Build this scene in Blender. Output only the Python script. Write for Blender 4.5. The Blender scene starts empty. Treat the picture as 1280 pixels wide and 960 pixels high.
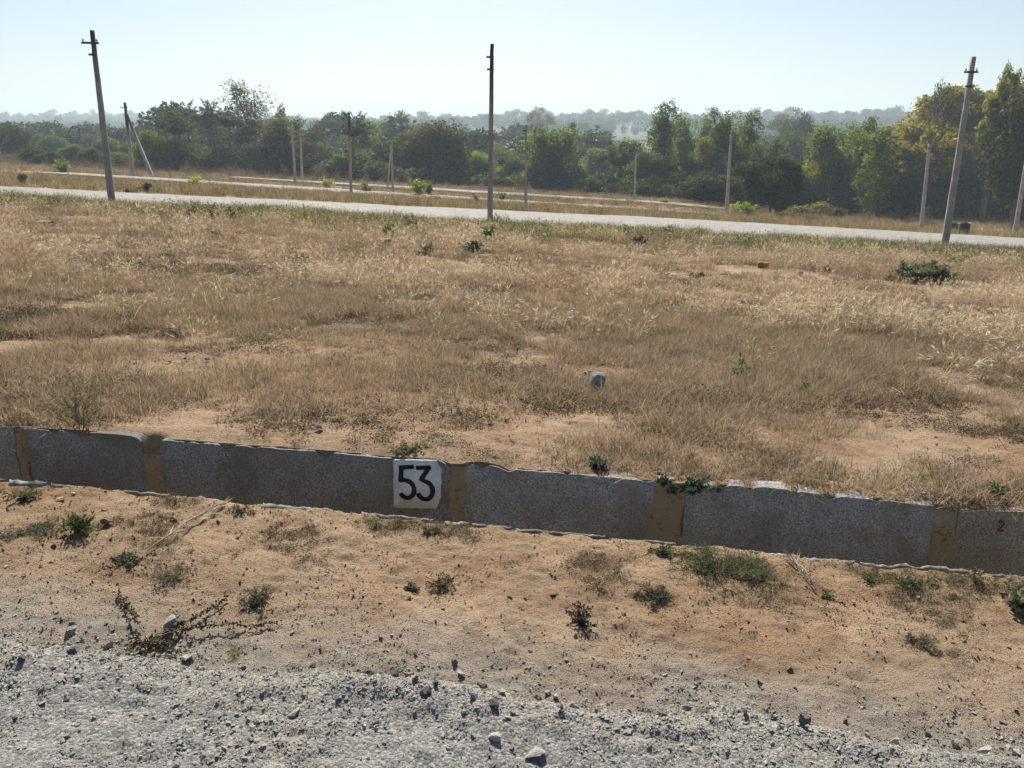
import bpy, bmesh, math, random
import numpy as np
from mathutils import Vector, Matrix, Euler

random.seed(5)
R = np.random.default_rng(11)
C = bpy.context.scene.collection
sc = bpy.context.scene

# ------------------------------------------------------------------ camera, light, exposure
EYE = 1.6
FPX = 1000.0                      # focal length in photograph pixels (1280 wide)
PITCH = math.atan(315 / 1000.0)
YAW = math.radians(6.73)          # X runs along the drain and the roads, Y across them
cam_d = bpy.data.cameras.new('camera')
cam_d.sensor_width = 36.0
cam_d.lens = 36.0 * FPX / 1280.0
cam_d.clip_start = 0.05
cam_d.clip_end = 20000
cam = bpy.data.objects.new('camera', cam_d)
cam.location = (0, 0, EYE)
cam.rotation_euler = (math.pi / 2 - PITCH, 0, YAW)
C.objects.link(cam)
sc.camera = cam

SUN_EL = math.radians(40)
SUN_AZ = math.radians(11.7)       # to the left of +Y
sun_dir = Vector((-math.sin(SUN_AZ) * math.cos(SUN_EL), math.cos(SUN_AZ) * math.cos(SUN_EL), math.sin(SUN_EL)))
sd = bpy.data.lights.new('sun', 'SUN')
sd.energy = 5.0
sd.angle = math.radians(0.6)
sd.color = (1.0, 0.93, 0.82)
so = bpy.data.objects.new('sun', sd)
so.rotation_euler = (-sun_dir).to_track_quat('-Z', 'Y').to_euler()
so.location = (0, 0, 60)
C.objects.link(so)

w = bpy.data.worlds.new('World')
sc.world = w
w.use_nodes = True
wn = w.node_tree
sky = wn.nodes.new('ShaderNodeTexSky')
sky.sky_type = 'NISHITA'
sky.sun_disc = False
sky.sun_elevation = SUN_EL
sky.sun_rotation = -SUN_AZ
sky.air_density = 0.9
sky.dust_density = 1.0
sky.ozone_density = 3.0
wn.links.new(sky.outputs[0], wn.nodes['Background'].inputs[0])
wn.nodes['Background'].inputs[1].default_value = 0.05

sc.view_settings.view_transform = 'Standard'
sc.view_settings.look = 'None'
sc.view_settings.exposure = 0.93
sc.view_settings.gamma = 1.0
sc.render.engine = 'CYCLES'
sc.cycles.use_denoising = True
sc.cycles.denoising_prefilter = 'ACCURATE'
sc.cycles.max_bounces = 6
sc.cycles.diffuse_bounces = 3
sc.cycles.transmission_bounces = 3
sc.cycles.volume_bounces = 0
sc.cycles.transparent_max_bounces = 4
sc.cycles.caustics_reflective = False
sc.cycles.caustics_refractive = False

# ------------------------------------------------------------------ terrain
def vnoise(x, y, seed=0):
    x = np.asarray(x, float); y = np.asarray(y, float)
    xi = np.floor(x).astype(np.int64); yi = np.floor(y).astype(np.int64)
    fx = x - xi; fy = y - yi
    fx = fx * fx * (3 - 2 * fx); fy = fy * fy * (3 - 2 * fy)
    def h(a, b):
        v = (a * 374761393 + b * 668265263 + seed * 144269504) & 0xffffffff
        v = ((v ^ (v >> 13)) * 1274126177) & 0xffffffff
        v = v ^ (v >> 16)
        return v / 4294967295.0
    return (h(xi, yi) * (1 - fx) + h(xi + 1, yi) * fx) * (1 - fy) + (h(xi, yi + 1) * (1 - fx) + h(xi + 1, yi + 1) * fx) * fy

def fbm(x, y, seed=0, o=4):
    s = 0; a = 0.5; t = 0
    for i in range(o):
        s = s + a * vnoise(x, y, seed + i * 17); t += a
        x = np.asarray(x) * 2.03 + 5.2; y = np.asarray(y) * 2.03 + 1.7; a *= 0.5
    return s / t

def sstep(a, b, x):
    t = np.clip((np.asarray(x, float) - a) / (b - a), 0, 1)
    return t * t * (3 - 2 * t)

TY = [-60, 0, 2.0, 3.0, 3.5, 4.2, 31.5, 39.5, 41, 71.5, 77, 91, 96, 120, 160, 250, 400, 700, 1100, 1500, 2200, 5000]
TZ = [0, 0, 0.0, 0.0, 0.075, 0.05, -2.15, -2.32, -2.5, -4.9, -5.05, -5.8, -5.95, -7.5, -9.0, -11.5, -11.5, -6, 4, 14, 18, 10]
CROSS = 0.046
LIP, FACE = 3.0, 3.46             # the drain runs between these two lines

# upper edge of the drain's far wall, along X (read off the slabs below)
WALLX = [-9.0, -3.722, -2.978, -2.965, -2.895, -2.874, -2.753, -2.538, -2.328, -2.280, -2.263, -2.178, -2.149, -1.912, -1.565, -1.264, -0.980, -0.761, -0.731, -0.705, -0.639, -0.627, -0.549, -0.465, -0.424, -0.385, -0.181, 0.043, 0.250, 0.404, 0.573, 0.763, 0.913, 1.073, 1.265, 1.502, 1.612, 1.914, 2.542, 7.0]
WALLZ = [0.42, 0.203, 0.175, 0.154, 0.157, 0.175, 0.172, 0.169, 0.157, 0.138, 0.083, 0.087, 0.140, 0.138, 0.129, 0.119, 0.103, 0.106, 0.092, 0.084, 0.086, 0.094, 0.100, 0.084, 0.061, 0.076, 0.070, 0.061, 0.048, 0.044, 0.049, 0.047, 0.035, 0.020, 0.015, -0.007, -0.016, -0.011, -0.047, -0.25]

WX2, WZ2 = zip(*[(a, b) for i, (a, b) in enumerate(zip(WALLX, WALLZ)) if i not in (3, 4, 10, 11)])

def terrain(X, Y, fine=True):
    X = np.asarray(X, float); Y = np.asarray(Y, float)
    z = np.interp(Y, TY, TZ)
    far = sstep(500, 1300, Y)
    a_ = X / np.maximum(Y, 1) + 0.118
    z = z + sstep(550, 1100, Y) * (5 + 16 * np.exp(-((a_ - 0.42) / 0.17) ** 2) * 0.5 + 2 * np.exp(-((a_ - 0.1) / 0.1) ** 2))
    z = z + far * (18 * (fbm(X / 500, Y / 500, 3, 2) - 0.5))
    z = z - CROSS * 200 * np.tanh(X / 200) * (1 - sstep(180, 420, Y)) - 0.9 * sstep(4, 30, X) * sstep(45, 72, Y)
    z = z + 0.16 * (fbm(X / 3.5, Y / 3.5, 9, 3) - 0.5) * sstep(4.5, 9, Y) * (1 - 0.8 * sstep(28, 31, Y))
    z = z + 2.0 * (fbm(X / 90, Y / 90, 31, 2) - 0.5) * sstep(130, 220, Y)
    if fine:
        m = 1 - sstep(14, 30, Y)
        z = z + m * (0.04 * (fbm(X / 0.55, Y / 0.55, 51, 2) - 0.5) + 0.030 * (fbm(X / 0.10, Y / 0.10, 71, 3) - 0.5) + 0.013 * (vnoise(X / 0.028, Y / 0.028, 91) - 0.5))
        d_ = np.clip(Y - FACE - 0.03, 0, 1); n_ = 0.016 * (fbm(X / 0.13, Y / 0.13, 83, 3) - 0.5) + 0.002
        top = n_ + np.minimum(np.interp(X, WALLX, WALLZ) + d_ * 1.3, np.interp(X, WX2, WZ2) + d_ * 0.2)
        z = np.where((Y > FACE) & (Y < FACE + 0.9), np.minimum(z, top), z)
    return z

cp, sp_ = math.cos(PITCH), math.sin(PITCH)
cy, sy = math.cos(YAW), math.sin(YAW)
def ray(u, v):
    a = (v - 480) / FPX
    x, y, z = (u - 640) / FPX, cp - a * sp_, -sp_ - a * cp
    return np.array([x * cy - y * sy, x * sy + y * cy, z])

def at(u, v):
    """the point of the ground that the photograph shows at (u, v)"""
    d = ray(u, v)
    t = np.geomspace(1.2, 3000, 3000)
    P = d[None, :] * t[:, None]
    g = P[:, 2] + EYE - terrain(P[:, 0], P[:, 1], False)
    k = int(np.argmax(g < 0))
    if k == 0:
        k = 1
    a, b = t[k - 1], t[k]
    for _ in range(30):
        m = (a + b) / 2
        p = d * m
        if p[2] + EYE - float(terrain(p[0], p[1], False)) > 0: a = m
        else: b = m
    p = d * b
    return np.array([p[0], p[1], float(terrain(p[0], p[1]))])

def beyond(u, dist):
    """a point of the ground at this distance in the direction of column u"""
    d = ray(u, 200); d = d[:2] / np.linalg.norm(d[:2])
    x, y = d * dist
    return np.array([x, y, float(terrain(x, y))])

def top_z(u, v, p):
    d = ray(u, v)
    return EYE + d[2] / np.linalg.norm(d[:2]) * math.hypot(p[0], p[1])

def px_size(p):
    """metres per photograph pixel at point p"""
    f = np.array([-sy * cp, cy * cp, -sp_])
    return float(np.dot(p - np.array([0, 0, EYE]), f)) / FPX

# ------------------------------------------------------------------ helpers
def tag(o, label=None, cat=None, group=None, kind=None):
    if label: o['label'] = label
    if cat: o['category'] = cat
    if group: o['group'] = group
    if kind: o['kind'] = kind
    return o

def empty(name, loc, rz=0.0, sc_=(1, 1, 1)):
    o = bpy.data.objects.new(name, None)
    o.empty_display_size = 0.2
    o.location = [float(a) for a in loc]; o.rotation_euler = (0, 0, rz); o.scale = sc_
    C.objects.link(o)
    return o

class MB:
    def __init__(self):
        self.V = []; self.F = []; self.T = []; self.n = 0
    def add(self, v, f, tint=0.5):
        v = np.asarray(v, float).reshape(-1, 3)
        self.V.append(v)
        self.T.append(np.broadcast_to(np.asarray(tint, float), (len(v),)))
        if isinstance(f, np.ndarray):
            self.F.append((f + self.n))
        else:
            by = {}
            for q in f: by.setdefault(len(q), []).append(q)
            for q in by.values(): self.F.append(np.array(q) + self.n)
        self.n += len(v)
        return self
    def box(self, a, b, tint=0.5, jit=0.0):
        (x0, y0, z0), (x1, y1, z1) = a, b
        v = np.array([[x, y, z] for z in (z0, z1) for y in (y0, y1) for x in (x0, x1)], float)
        if jit: v += R.uniform(-jit, jit, v.shape)
        return self.add(v, [(0, 2, 3, 1), (4, 5, 7, 6), (0, 1, 5, 4), (1, 3, 7, 5), (3, 2, 6, 7), (2, 0, 4, 6)], tint)
    def tube(self, P, r, n=6, tint=0.5, cap=True):
        P = np.asarray(P, float); r = np.broadcast_to(np.asarray(r, float), (len(P),))
        d = np.gradient(P, axis=0); d /= np.linalg.norm(d, axis=1)[:, None] + 1e-9
        ref = np.array([0.31, 0.9, 0.1]) if abs(d[0][2]) > 0.7 else np.array([0, 0, 1.0])
        a = np.cross(d, ref); a /= np.linalg.norm(a, axis=1)[:, None] + 1e-9
        b = np.cross(d, a)
        th = np.arange(n) * 2 * math.pi / n
        v = P[:, None, :] + r[:, None, None] * (np.cos(th)[None, :, None] * a[:, None, :] + np.sin(th)[None, :, None] * b[:, None, :])
        i = np.arange(len(P) - 1)[:, None] * n; j = np.arange(n)[None, :]; k = (np.arange(n) + 1)[None, :] % n
        f = np.stack([i + j, i + k, i + n + k, i + n + j], -1).reshape(-1, 4)
        m = self.n
        self.add(v.reshape(-1, 3), f, tint)
        if cap:
            self.F.append(np.array([list(range(m + n * len(P) - n, m + n * len(P)))]))
        return self
    def leaves(self, P, D, L, W, tint):
        """diamond leaves: base P, direction D (unit), length, width"""
        P = np.asarray(P, float); n = len(P)
        if n == 0: return self
        D = D / (np.linalg.norm(D, axis=1)[:, None] + 1e-9)
        q = R.normal(size=(n, 3)); s = np.cross(D, q); s /= np.linalg.norm(s, axis=1)[:, None] + 1e-9
        L = np.broadcast_to(np.asarray(L, float), (n,))[:, None]; W = np.broadcast_to(np.asarray(W, float), (n,))[:, None]
        v = np.stack([P, P + D * L * 0.45 + s * W * 0.5, P + D * L, P + D * L * 0.45 - s * W * 0.5], 1).reshape(-1, 3)
        f = (np.arange(n) * 4)[:, None] + np.arange(4)[None, :]
        t = np.repeat(np.broadcast_to(np.asarray(tint, float), (n,)), 4)
        return self.add(v, f, t)
    def mesh(self, name, mat, smooth=False):
        me = bpy.data.meshes.new(name)
        V = np.concatenate(self.V); T = np.concatenate(self.T)
        me.vertices.add(len(V)); me.vertices.foreach_set('co', V.astype(np.float32).ravel())
        tot = np.concatenate([np.full(len(f), f.shape[1]) for f in self.F]).astype(np.int32)
        idx = np.concatenate([f.ravel() for f in self.F]).astype(np.int32)
        me.loops.add(len(idx)); me.loops.foreach_set('vertex_index', idx)
        me.polygons.add(len(tot))
        me.polygons.foreach_set('loop_start', np.concatenate([[0], np.cumsum(tot)[:-1]]).astype(np.int32))
        me.polygons.foreach_set('loop_total', tot)
        if smooth: me.polygons.foreach_set('use_smooth', np.ones(len(tot), bool))
        me.update(calc_edges=True); me.validate()
        at_ = me.attributes.new('tint', 'FLOAT', 'POINT'); at_.data.foreach_set('value', T.astype(np.float32))
        if mat: me.materials.append(mat)
        return me
    def build(self, name, mat, parent=None, smooth=False, link=True):
        o = bpy.data.objects.new(name, self.mesh(name, mat, smooth))
        if link: C.objects.link(o)
        if parent: o.parent = parent
        return o

def part(name, mesh, parent, loc=(0, 0, 0), rot=(0, 0, 0), scl=(1, 1, 1)):
    o = bpy.data.objects.new(name, mesh); C.objects.link(o)
    o.parent = parent; o.location = loc; o.rotation_euler = rot; o.scale = scl
    return o

# ------------------------------------------------------------------ materials
class NT:
    def __init__(self, name):
        self.m = bpy.data.materials.new(name); self.m.use_nodes = True
        self.t = self.m.node_tree; self.t.nodes.clear()
        self.out = self.t.nodes.new('ShaderNodeOutputMaterial')
    def n(self, typ, **k):
        nd = self.t.nodes.new(typ)
        for a, b in k.items(): setattr(nd, a, b)
        return nd
    def l(self, a, b): self.t.links.new(a, b)
    def val(self, sock, v):
        if hasattr(v, 'is_linked') or isinstance(v, bpy.types.NodeSocket): self.l(v, sock)
        else: sock.default_value = v
    def coord(self): return self.n('ShaderNodeTexCoord').outputs['Object']
    def pos(self): return self.n('ShaderNodeNewGeometry').outputs['Position']
    def noise(self, vec, scale, detail=4, rough=0.6, dist=0.0):
        nd = self.n('ShaderNodeTexNoise'); self.l(vec, nd.inputs['Vector'])
        nd.inputs['Scale'].default_value = scale; nd.inputs['Detail'].default_value = detail
        nd.inputs['Roughness'].default_value = rough; nd.inputs['Distortion'].default_value = dist
        return nd.outputs[0]
    def voro(self, vec, scale, out='Distance', feature='F1'):
        nd = self.n('ShaderNodeTexVoronoi', feature=feature); self.l(vec, nd.inputs['Vector'])
        nd.inputs['Scale'].default_value = scale
        return nd.outputs[out]
    def ramp(self, fac, stops):
        nd = self.n('ShaderNodeValToRGB'); self.l(fac, nd.inputs[0])
        e = nd.color_ramp.elements
        while len(e) > 1: e.remove(e[-1])
        for i, (p, c) in enumerate(stops):
            if isinstance(c, (int, float)): c = (c, c, c)
            x = e[0] if i == 0 else e.new(p)
            x.position = p; x.color = (*c, 1)
        return nd.outputs[0]
    def mix(self, fac, a, b, mode='MIX'):
        nd = self.n('ShaderNodeMix', data_type='RGBA', blend_type=mode)
        self.val(nd.inputs[0], fac)
        for s, c in ((nd.inputs[6], a), (nd.inputs[7], b)):
            self.val(s, (*c, 1) if isinstance(c, tuple) and len(c) == 3 else c)
        return nd.outputs[2]
    def math(self, op, a, b=0.0, c=0.0, clamp=False):
        nd = self.n('ShaderNodeMath', operation=op, use_clamp=clamp)
        self.val(nd.inputs[0], a); self.val(nd.inputs[1], b)
        if op in ('MULTIPLY_ADD',): self.val(nd.inputs[2], c)
        return nd.outputs[0]
    def mrange(self, v, a, b, c=0.0, d=1.0):
        nd = self.n('ShaderNodeMapRange', interpolation_type='SMOOTHSTEP')
        self.l(v, nd.inputs[0])
        for i, q in enumerate((a, b, c, d)): nd.inputs[1 + i].default_value = q
        return nd.outputs[0]
    def bump(self, h, strength=0.5, dist=0.01):
        nd = self.n('ShaderNodeBump'); self.l(h, nd.inputs['Height'])
        nd.inputs['Strength'].default_value = strength; nd.inputs['Distance'].default_value = dist
        return nd.outputs[0]
    def pbr(self, col, rough=0.85, normal=None, spec=0.25, metal=0.0):
        b = self.n('ShaderNodeBsdfPrincipled')
        self.val(b.inputs['Base Color'], (*col, 1) if isinstance(col, tuple) else col)
        self.val(b.inputs['Roughness'], rough); b.inputs['Specular IOR Level'].default_value = spec
        b.inputs['Metallic'].default_value = metal
        if normal is not None: self.l(normal, b.inputs['Normal'])
        self.l(b.outputs[0], self.out.inputs[0])
        return self.m

def leaf_mat(name, ramp, transl=0.42, obj_tint=False, rough=0.55, warm=(1.15, 1.15, 0.6)):
    """thin leaves: diffuse plus light coming through; tint per leaf, colour per plant"""
    t = NT(name)
    a = t.n('ShaderNodeAttribute', attribute_name='tint').outputs['Fac']
    oi = t.n('ShaderNodeObjectInfo')
    f = t.math('ADD', a, t.math('MULTIPLY', t.math('SUBTRACT', oi.outputs['Random'], 0.5), 0.30), clamp=True)
    col = t.ramp(f, ramp)
    if obj_tint: col = t.mix(1.0, col, oi.outputs['Color'], 'MULTIPLY')
    d = t.n('ShaderNodeBsdfPrincipled'); t.l(col, d.inputs['Base Color'])
    d.inputs['Roughness'].default_value = rough; d.inputs['Specular IOR Level'].default_value = 0.05
    tr = t.n('ShaderNodeBsdfTranslucent'); t.l(t.mix(1.0, col, warm, 'MULTIPLY'), tr.inputs[0])
    mx = t.n('ShaderNodeMixShader'); mx.inputs[0].default_value = transl
    t.l(d.outputs[0], mx.inputs[1]); t.l(tr.outputs[0], mx.inputs[2]); t.l(mx.outputs[0], t.out.inputs[0])
    return t.m

def soil_material():
    t = NT('sandy_soil'); p = t.pos()
    sx = t.n('ShaderNodeSeparateXYZ'); t.l(p, sx.inputs[0]); Y = sx.outputs[1]
    big = t.noise(p, 0.9, 5, 0.62, 0.4); mid = t.noise(p, 4.5, 6, 0.7); fine = t.noise(p, 70, 5, 0.75); grain = t.noise(p, 260, 3, 0.7)
    c = t.ramp(big, [(0.34, (0.31, 0.175, 0.092)), (0.48, (0.44, 0.298, 0.187)), (0.64, (0.52, 0.38, 0.258))])
    c = t.mix(t.mrange(mid, 0.52, 0.70, 0, 0.8), c, (0.24, 0.125, 0.062))
    c = t.mix(t.mrange(mid, 0.46, 0.28, 0, 0.55), c, (0.58, 0.44, 0.29))
    c = t.mix(t.mrange(fine, 0.53, 0.66, 0, 0.75), c, (0.115, 0.068, 0.04))
    c = t.mix(t.mrange(grain, 0.55, 0.70, 0, 0.6), c, (0.58, 0.45, 0.32))
    # grey stone dust trodden in from the gravel road
    dn = t.noise(p, 2.6, 5, 0.65)
    dm = t.math('ADD', t.mrange(Y, 2.45, 1.98, 0, 0.85), t.math('MULTIPLY', t.math('SUBTRACT', dn, 0.5), 1.5), clamp=True)
    dm = t.math('MULTIPLY', dm, t.mrange(Y, 2.85, 2.4, 0, 1))
    c = t.mix(dm, c, t.ramp(grain, [(0.3, (0.20, 0.185, 0.165)), (0.6, (0.45, 0.42, 0.37))]))
    # dry litter between the grass of the field
    lit = t.ramp(t.noise(p, 22, 6, 0.8), [(0.34, (0.055, 0.042, 0.028)), (0.5, (0.21, 0.155, 0.10)), (0.66, (0.42, 0.33, 0.225))])
    lm = t.math('MULTIPLY', t.mrange(Y, 3.5, 7.5, 0.25, 0.8), t.mrange(t.noise(p, 1.9, 6, 0.72), 0.38, 0.56))
    c = t.mix(lm, c, lit)
    # far fields
    ff = t.noise(p, 0.012, 3, 0.5)
    farc = t.ramp(ff, [(0.35, (0.05, 0.062, 0.03)), (0.5, (0.085, 0.08, 0.042)), (0.65, (0.15, 0.12, 0.07))])
    c = t.mix(t.mrange(Y, 110, 190), c, farc)
    h = t.math('ADD', t.math('MULTIPLY', fine, 0.7), t.math('MULTIPLY', grain, 0.3))
    return t.pbr(c, 0.95, t.bump(h, 1.0, 0.03), 0.1)

def gravel_material(name, bright=1.0):
    t = NT(name); p = t.pos()
    big = t.noise(p, 1.4, 4, 0.6); v = t.voro(p, 105, 'Color'); vd = t.voro(p, 105); g = t.noise(p, 150, 5, 0.8)
    s = t.n('ShaderNodeSeparateColor'); t.l(v, s.inputs[0])
    k = bright
    c = t.ramp(s.outputs[0], [(0.0, (0.17 * k, 0.17 * k, 0.165 * k)), (0.5, (0.33 * k, 0.325 * k, 0.305 * k)), (1.0, (0.50 * k, 0.485 * k, 0.45 * k))])
    c = t.mix(t.mrange(g, 0.56, 0.44, 0, 0.6), c, (0.15 * k, 0.145 * k, 0.135 * k))
    c = t.mix(t.mrange(g, 0.5, 0.66, 0, 0.6), c, (0.50 * k, 0.475 * k, 0.43 * k))
    c = t.mix(t.mrange(big, 0.5, 0.75, 0, 0.5), c, (0.42 * k, 0.36 * k, 0.28 * k))
    sy_ = t.n('ShaderNodeSeparateXYZ'); t.l(p, sy_.inputs[0])
    e = t.math('ADD', t.mrange(sy_.outputs[1], 1.70, 2.05, 0, 0.75), t.math('MULTIPLY', t.math('SUBTRACT', t.noise(p, 5, 5, 0.7), 0.5), 1.6), clamp=True)
    c = t.mix(t.math('MULTIPLY', e, 0.4), c, (0.44, 0.345, 0.24))
    h = t.math('ADD', t.math('MULTIPLY', vd, -0.6), t.math('MULTIPLY', g, 0.8))
    return t.pbr(c, 0.9, t.bump(h, 1.0, 0.01), 0.2)

def road_material():
    t = NT('far_gravel'); p = t.pos()
    a = t.noise(p, 0.5, 5, 0.7); b = t.noise(p, 3.0, 5, 0.8)
    c = t.ramp(b, [(0.3, (0.17, 0.165, 0.155)), (0.5, (0.25, 0.24, 0.225)), (0.7, (0.35, 0.335, 0.315))])
    c = t.mix(t.mrange(a, 0.55, 0.75, 0, 0.6), c, (0.36, 0.30, 0.22))
    return t.pbr(c, 0.9, t.bump(b, 0.8, 0.04), 0.2)

def granite_material(name='grey_granite', stain=None):
    t = NT(name); p = t.pos(); oi = t.n('ShaderNodeObjectInfo').outputs['Random']
    g = t.noise(p, 120, 4, 0.85); m = t.noise(p, 4, 5, 0.65, 0.6); sp = t.voro(p, 90)
    c = t.ramp(g, [(0.36, (0.07, 0.072, 0.076)), (0.5, (0.25, 0.25, 0.25)), (0.66, (0.48, 0.47, 0.455))])
    c = t.mix(t.mrange(sp, 0.25, 0.1, 0, 0.6), c, (0.05, 0.05, 0.052))
    c = t.mix(t.mrange(m, 0.42, 0.68, 0, 0.6), c, (0.17, 0.12, 0.08))
    z = t.n('ShaderNodeSeparateXYZ'); t.l(p, z.inputs[0])
    c = t.mix(t.math('MULTIPLY', t.mrange(t.noise(p, 3.0, 4, 0.6), 0.45, 0.65), 0.45), c, (0.12, 0.115, 0.10))
    c = t.mix(1.0, c, t.ramp(oi, [(0, 0.85), (1, 1.2)]), 'MULTIPLY')
    if stain: c = t.mix(t.mrange(t.noise(p, 2.2, 5, 0.7), 0.3, 0.6, 0.35, 0.85), c, t.mix(1.0, c, stain, 'MULTIPLY'))
    h = t.math('ADD', g, t.math('MULTIPLY', m, 1.5))
    return t.pbr(c, 0.85, t.bump(h, 0.7, 0.006), 0.25)

def mortar_material():
    t = NT('ochre_mortar'); p = t.pos()
    m = t.noise(p, 11, 6, 0.75, 0.8); g = t.noise(p, 150, 3, 0.7)
    c = t.ramp(m, [(0.34, (0.14, 0.10, 0.07)), (0.45, (0.29, 0.21, 0.125)), (0.57, (0.25, 0.20, 0.14)), (0.66, (0.33, 0.31, 0.275))])
    c = t.mix(t.mrange(g, 0.5, 0.7, 0, 0.35), c, (0.25, 0.16, 0.08))
    cr = t.math('ABSOLUTE', t.math('SUBTRACT', t.noise(p, 5, 3, 0.6, 0.8), 0.5))
    c = t.mix(t.mrange(cr, 0.006, 0.0, 0, 0.7), c, (0.06, 0.04, 0.025))
    return t.pbr(c, 0.95, t.bump(t.math('ADD', m, g), 0.6, 0.006), 0.1)

def concrete_material(name, c0, c1, scale=6, dark_top=None):
    t = NT(name); p = t.pos(); o = t.coord()
    m = t.noise(p, scale, 6, 0.7); g = t.noise(p, scale * 18, 3, 0.7)
    c = t.mix(t.mrange(m, 0.35, 0.65), c0, c1)
    c = t.mix(t.mrange(g, 0.55, 0.75, 0, 0.4), c, tuple(x * 0.55 for x in c0))
    if dark_top:
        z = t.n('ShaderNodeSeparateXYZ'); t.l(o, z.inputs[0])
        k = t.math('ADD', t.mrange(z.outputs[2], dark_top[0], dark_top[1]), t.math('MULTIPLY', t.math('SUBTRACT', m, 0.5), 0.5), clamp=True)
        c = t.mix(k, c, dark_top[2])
    return t.pbr(c, 0.88, t.bump(t.math('ADD', m, g), 0.5, 0.01), 0.2)

def plain(name, col, rough=0.7, var=0.25, scale=12, spec=0.25, metal=0.0):
    t = NT(name); p = t.coord(); n = t.noise(p, scale, 5, 0.7)
    c = t.mix(t.mrange(n, 0.35, 0.7), tuple(x * (1 - var) for x in col), tuple(min(1, x * (1 + var)) for x in col))
    return t.pbr(c, rough, t.bump(n, 0.3, 0.01), spec, metal)

def stone_material(name, c0, c1):
    t = NT(name); p = t.coord(); oi = t.n('ShaderNodeObjectInfo').outputs['Random']
    n = t.noise(p, 3.0, 6, 0.75); g = t.noise(p, 22, 3, 0.7)
    a = t.n('ShaderNodeAttribute', attribute_name='tint').outputs['Fac']
    c = t.mix(t.mrange(n, 0.3, 0.7), c0, c1)
    c = t.mix(1.0, c, t.ramp(oi, [(0, 0.7), (0.5, 1.0), (1, 1.25)]), 'MULTIPLY')
    return t.pbr(c, 0.9, t.bump(t.math('ADD', n, t.math('MULTIPLY', g, 0.5)), 0.6, 0.15), 0.2)

M = {}
M['soil'] = soil_material()
M['gravel'] = gravel_material('grey_gravel', 1.0)
M['road'] = road_material()
M['granite'] = granite_material()
M['brown_granite'] = granite_material('soil_stained_granite', (1.12, 0.98, 0.74))
M['mortar'] = mortar_material()
M['concrete'] = concrete_material('pale_concrete', (0.16, 0.15, 0.13), (0.34, 0.32, 0.285), 14)
M['pole_dark'] = concrete_material('dark_topped_pole', (0.27, 0.245, 0.225), (0.40, 0.37, 0.34), 3, (3.6, 6.2, (0.025, 0.024, 0.024)))  # pole concrete that turns darker towards the top
M['pole'] = concrete_material('pole_concrete', (0.30, 0.27, 0.25), (0.44, 0.41, 0.38), 3)
M['steel'] = plain('rusty_steel', (0.10, 0.075, 0.06), 0.7, 0.4, 30)
M['white'] = concrete_material('white_paint', (0.62, 0.62, 0.62), (0.78, 0.78, 0.77), 12)
M['black'] = plain('black_paint', (0.012, 0.014, 0.018), 0.6, 0.4, 40)
M['red'] = plain('red_paint', (0.12, 0.018, 0.024), 0.7, 0.4, 60)
M['yellow'] = plain('yellow_paint', (0.33, 0.21, 0.05), 0.8, 0.35, 9)
M['blue'] = plain('blue_plastic', (0.025, 0.045, 0.09), 0.45, 0.3, 8, 0.4)
M['stone'] = stone_material('grey_stone', (0.30, 0.29, 0.27), (0.54, 0.52, 0.475))
M['pale_stone'] = stone_material('pale_stone', (0.36, 0.35, 0.33), (0.60, 0.58, 0.54))
M['dark_stone'] = stone_material('dark_stone', (0.10, 0.10, 0.10), (0.26, 0.25, 0.235))
M['clod'] = stone_material('soil_clod', (0.24, 0.13, 0.065), (0.44, 0.28, 0.16))
M['bark'] = plain('bark', (0.13, 0.105, 0.085), 0.9, 0.4, 5)
M['pale_bark'] = plain('pale_bark', (0.28, 0.25, 0.22), 0.9, 0.4, 5)
M['stem'] = plain('dry_stem', (0.20, 0.13, 0.075), 0.9, 0.3, 40)
M['straw'] = leaf_mat('straw', [(0.0, (0.14, 0.105, 0.075)), (0.3, (0.295, 0.222, 0.16)), (0.6, (0.44, 0.345, 0.26)), (0.85, (0.57, 0.48, 0.365)), (1.0, (0.72, 0.65, 0.53))], 0.3, warm=(1.1, 1.0, 0.75))
M['grey_straw'] = leaf_mat('grey_straw', [(0.0, (0.10, 0.08, 0.06)), (0.4, (0.22, 0.17, 0.125)), (0.75, (0.36, 0.285, 0.21)), (1.0, (0.55, 0.47, 0.36))], 0.3, warm=(1.1, 1.0, 0.8))
M['olive_grass'] = leaf_mat('olive_grass', [(0.0, (0.08, 0.08, 0.04)), (0.5, (0.18, 0.18, 0.09)), (1.0, (0.34, 0.31, 0.17))], 0.3, warm=(1.1, 1.1, 0.6))
M['verge'] = leaf_mat('verge_leaf', [(0.0, (0.06, 0.068, 0.038)), (0.5, (0.15, 0.16, 0.085)), (1.0, (0.30, 0.30, 0.17))], 0.4)
M['litter'] = leaf_mat('withered_leaves', [(0.0, (0.05, 0.042, 0.032)), (0.5, (0.135, 0.108, 0.078)), (1.0, (0.29, 0.235, 0.165))], 0.15, warm=(1.1, 1.0, 0.7))
M['weed'] = leaf_mat('green_weed', [(0.0, (0.035, 0.05, 0.022)), (0.5, (0.085, 0.115, 0.05)), (1.0, (0.20, 0.23, 0.11))], 0.35)
M['herb'] = leaf_mat('plant_leaves', [(0.0, (0.30, 0.30, 0.30)), (0.5, (0.8, 0.8, 0.8)), (1.0, (1.5, 1.5, 1.5))], 0.3, True, warm=(1.1, 1.1, 0.8))
M['leaf'] = leaf_mat('tree_leaves', [(0.0, (0.35, 0.38, 0.36)), (0.5, (0.85, 0.85, 0.8)), (1.0, (1.8, 1.7, 1.3))], 0.5, True)
M['far_leaf'] = leaf_mat('far_leaves', [(0.0, (0.028, 0.04, 0.02)), (0.5, (0.055, 0.07, 0.035)), (1.0, (0.11, 0.12, 0.06))], 0.3)
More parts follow.
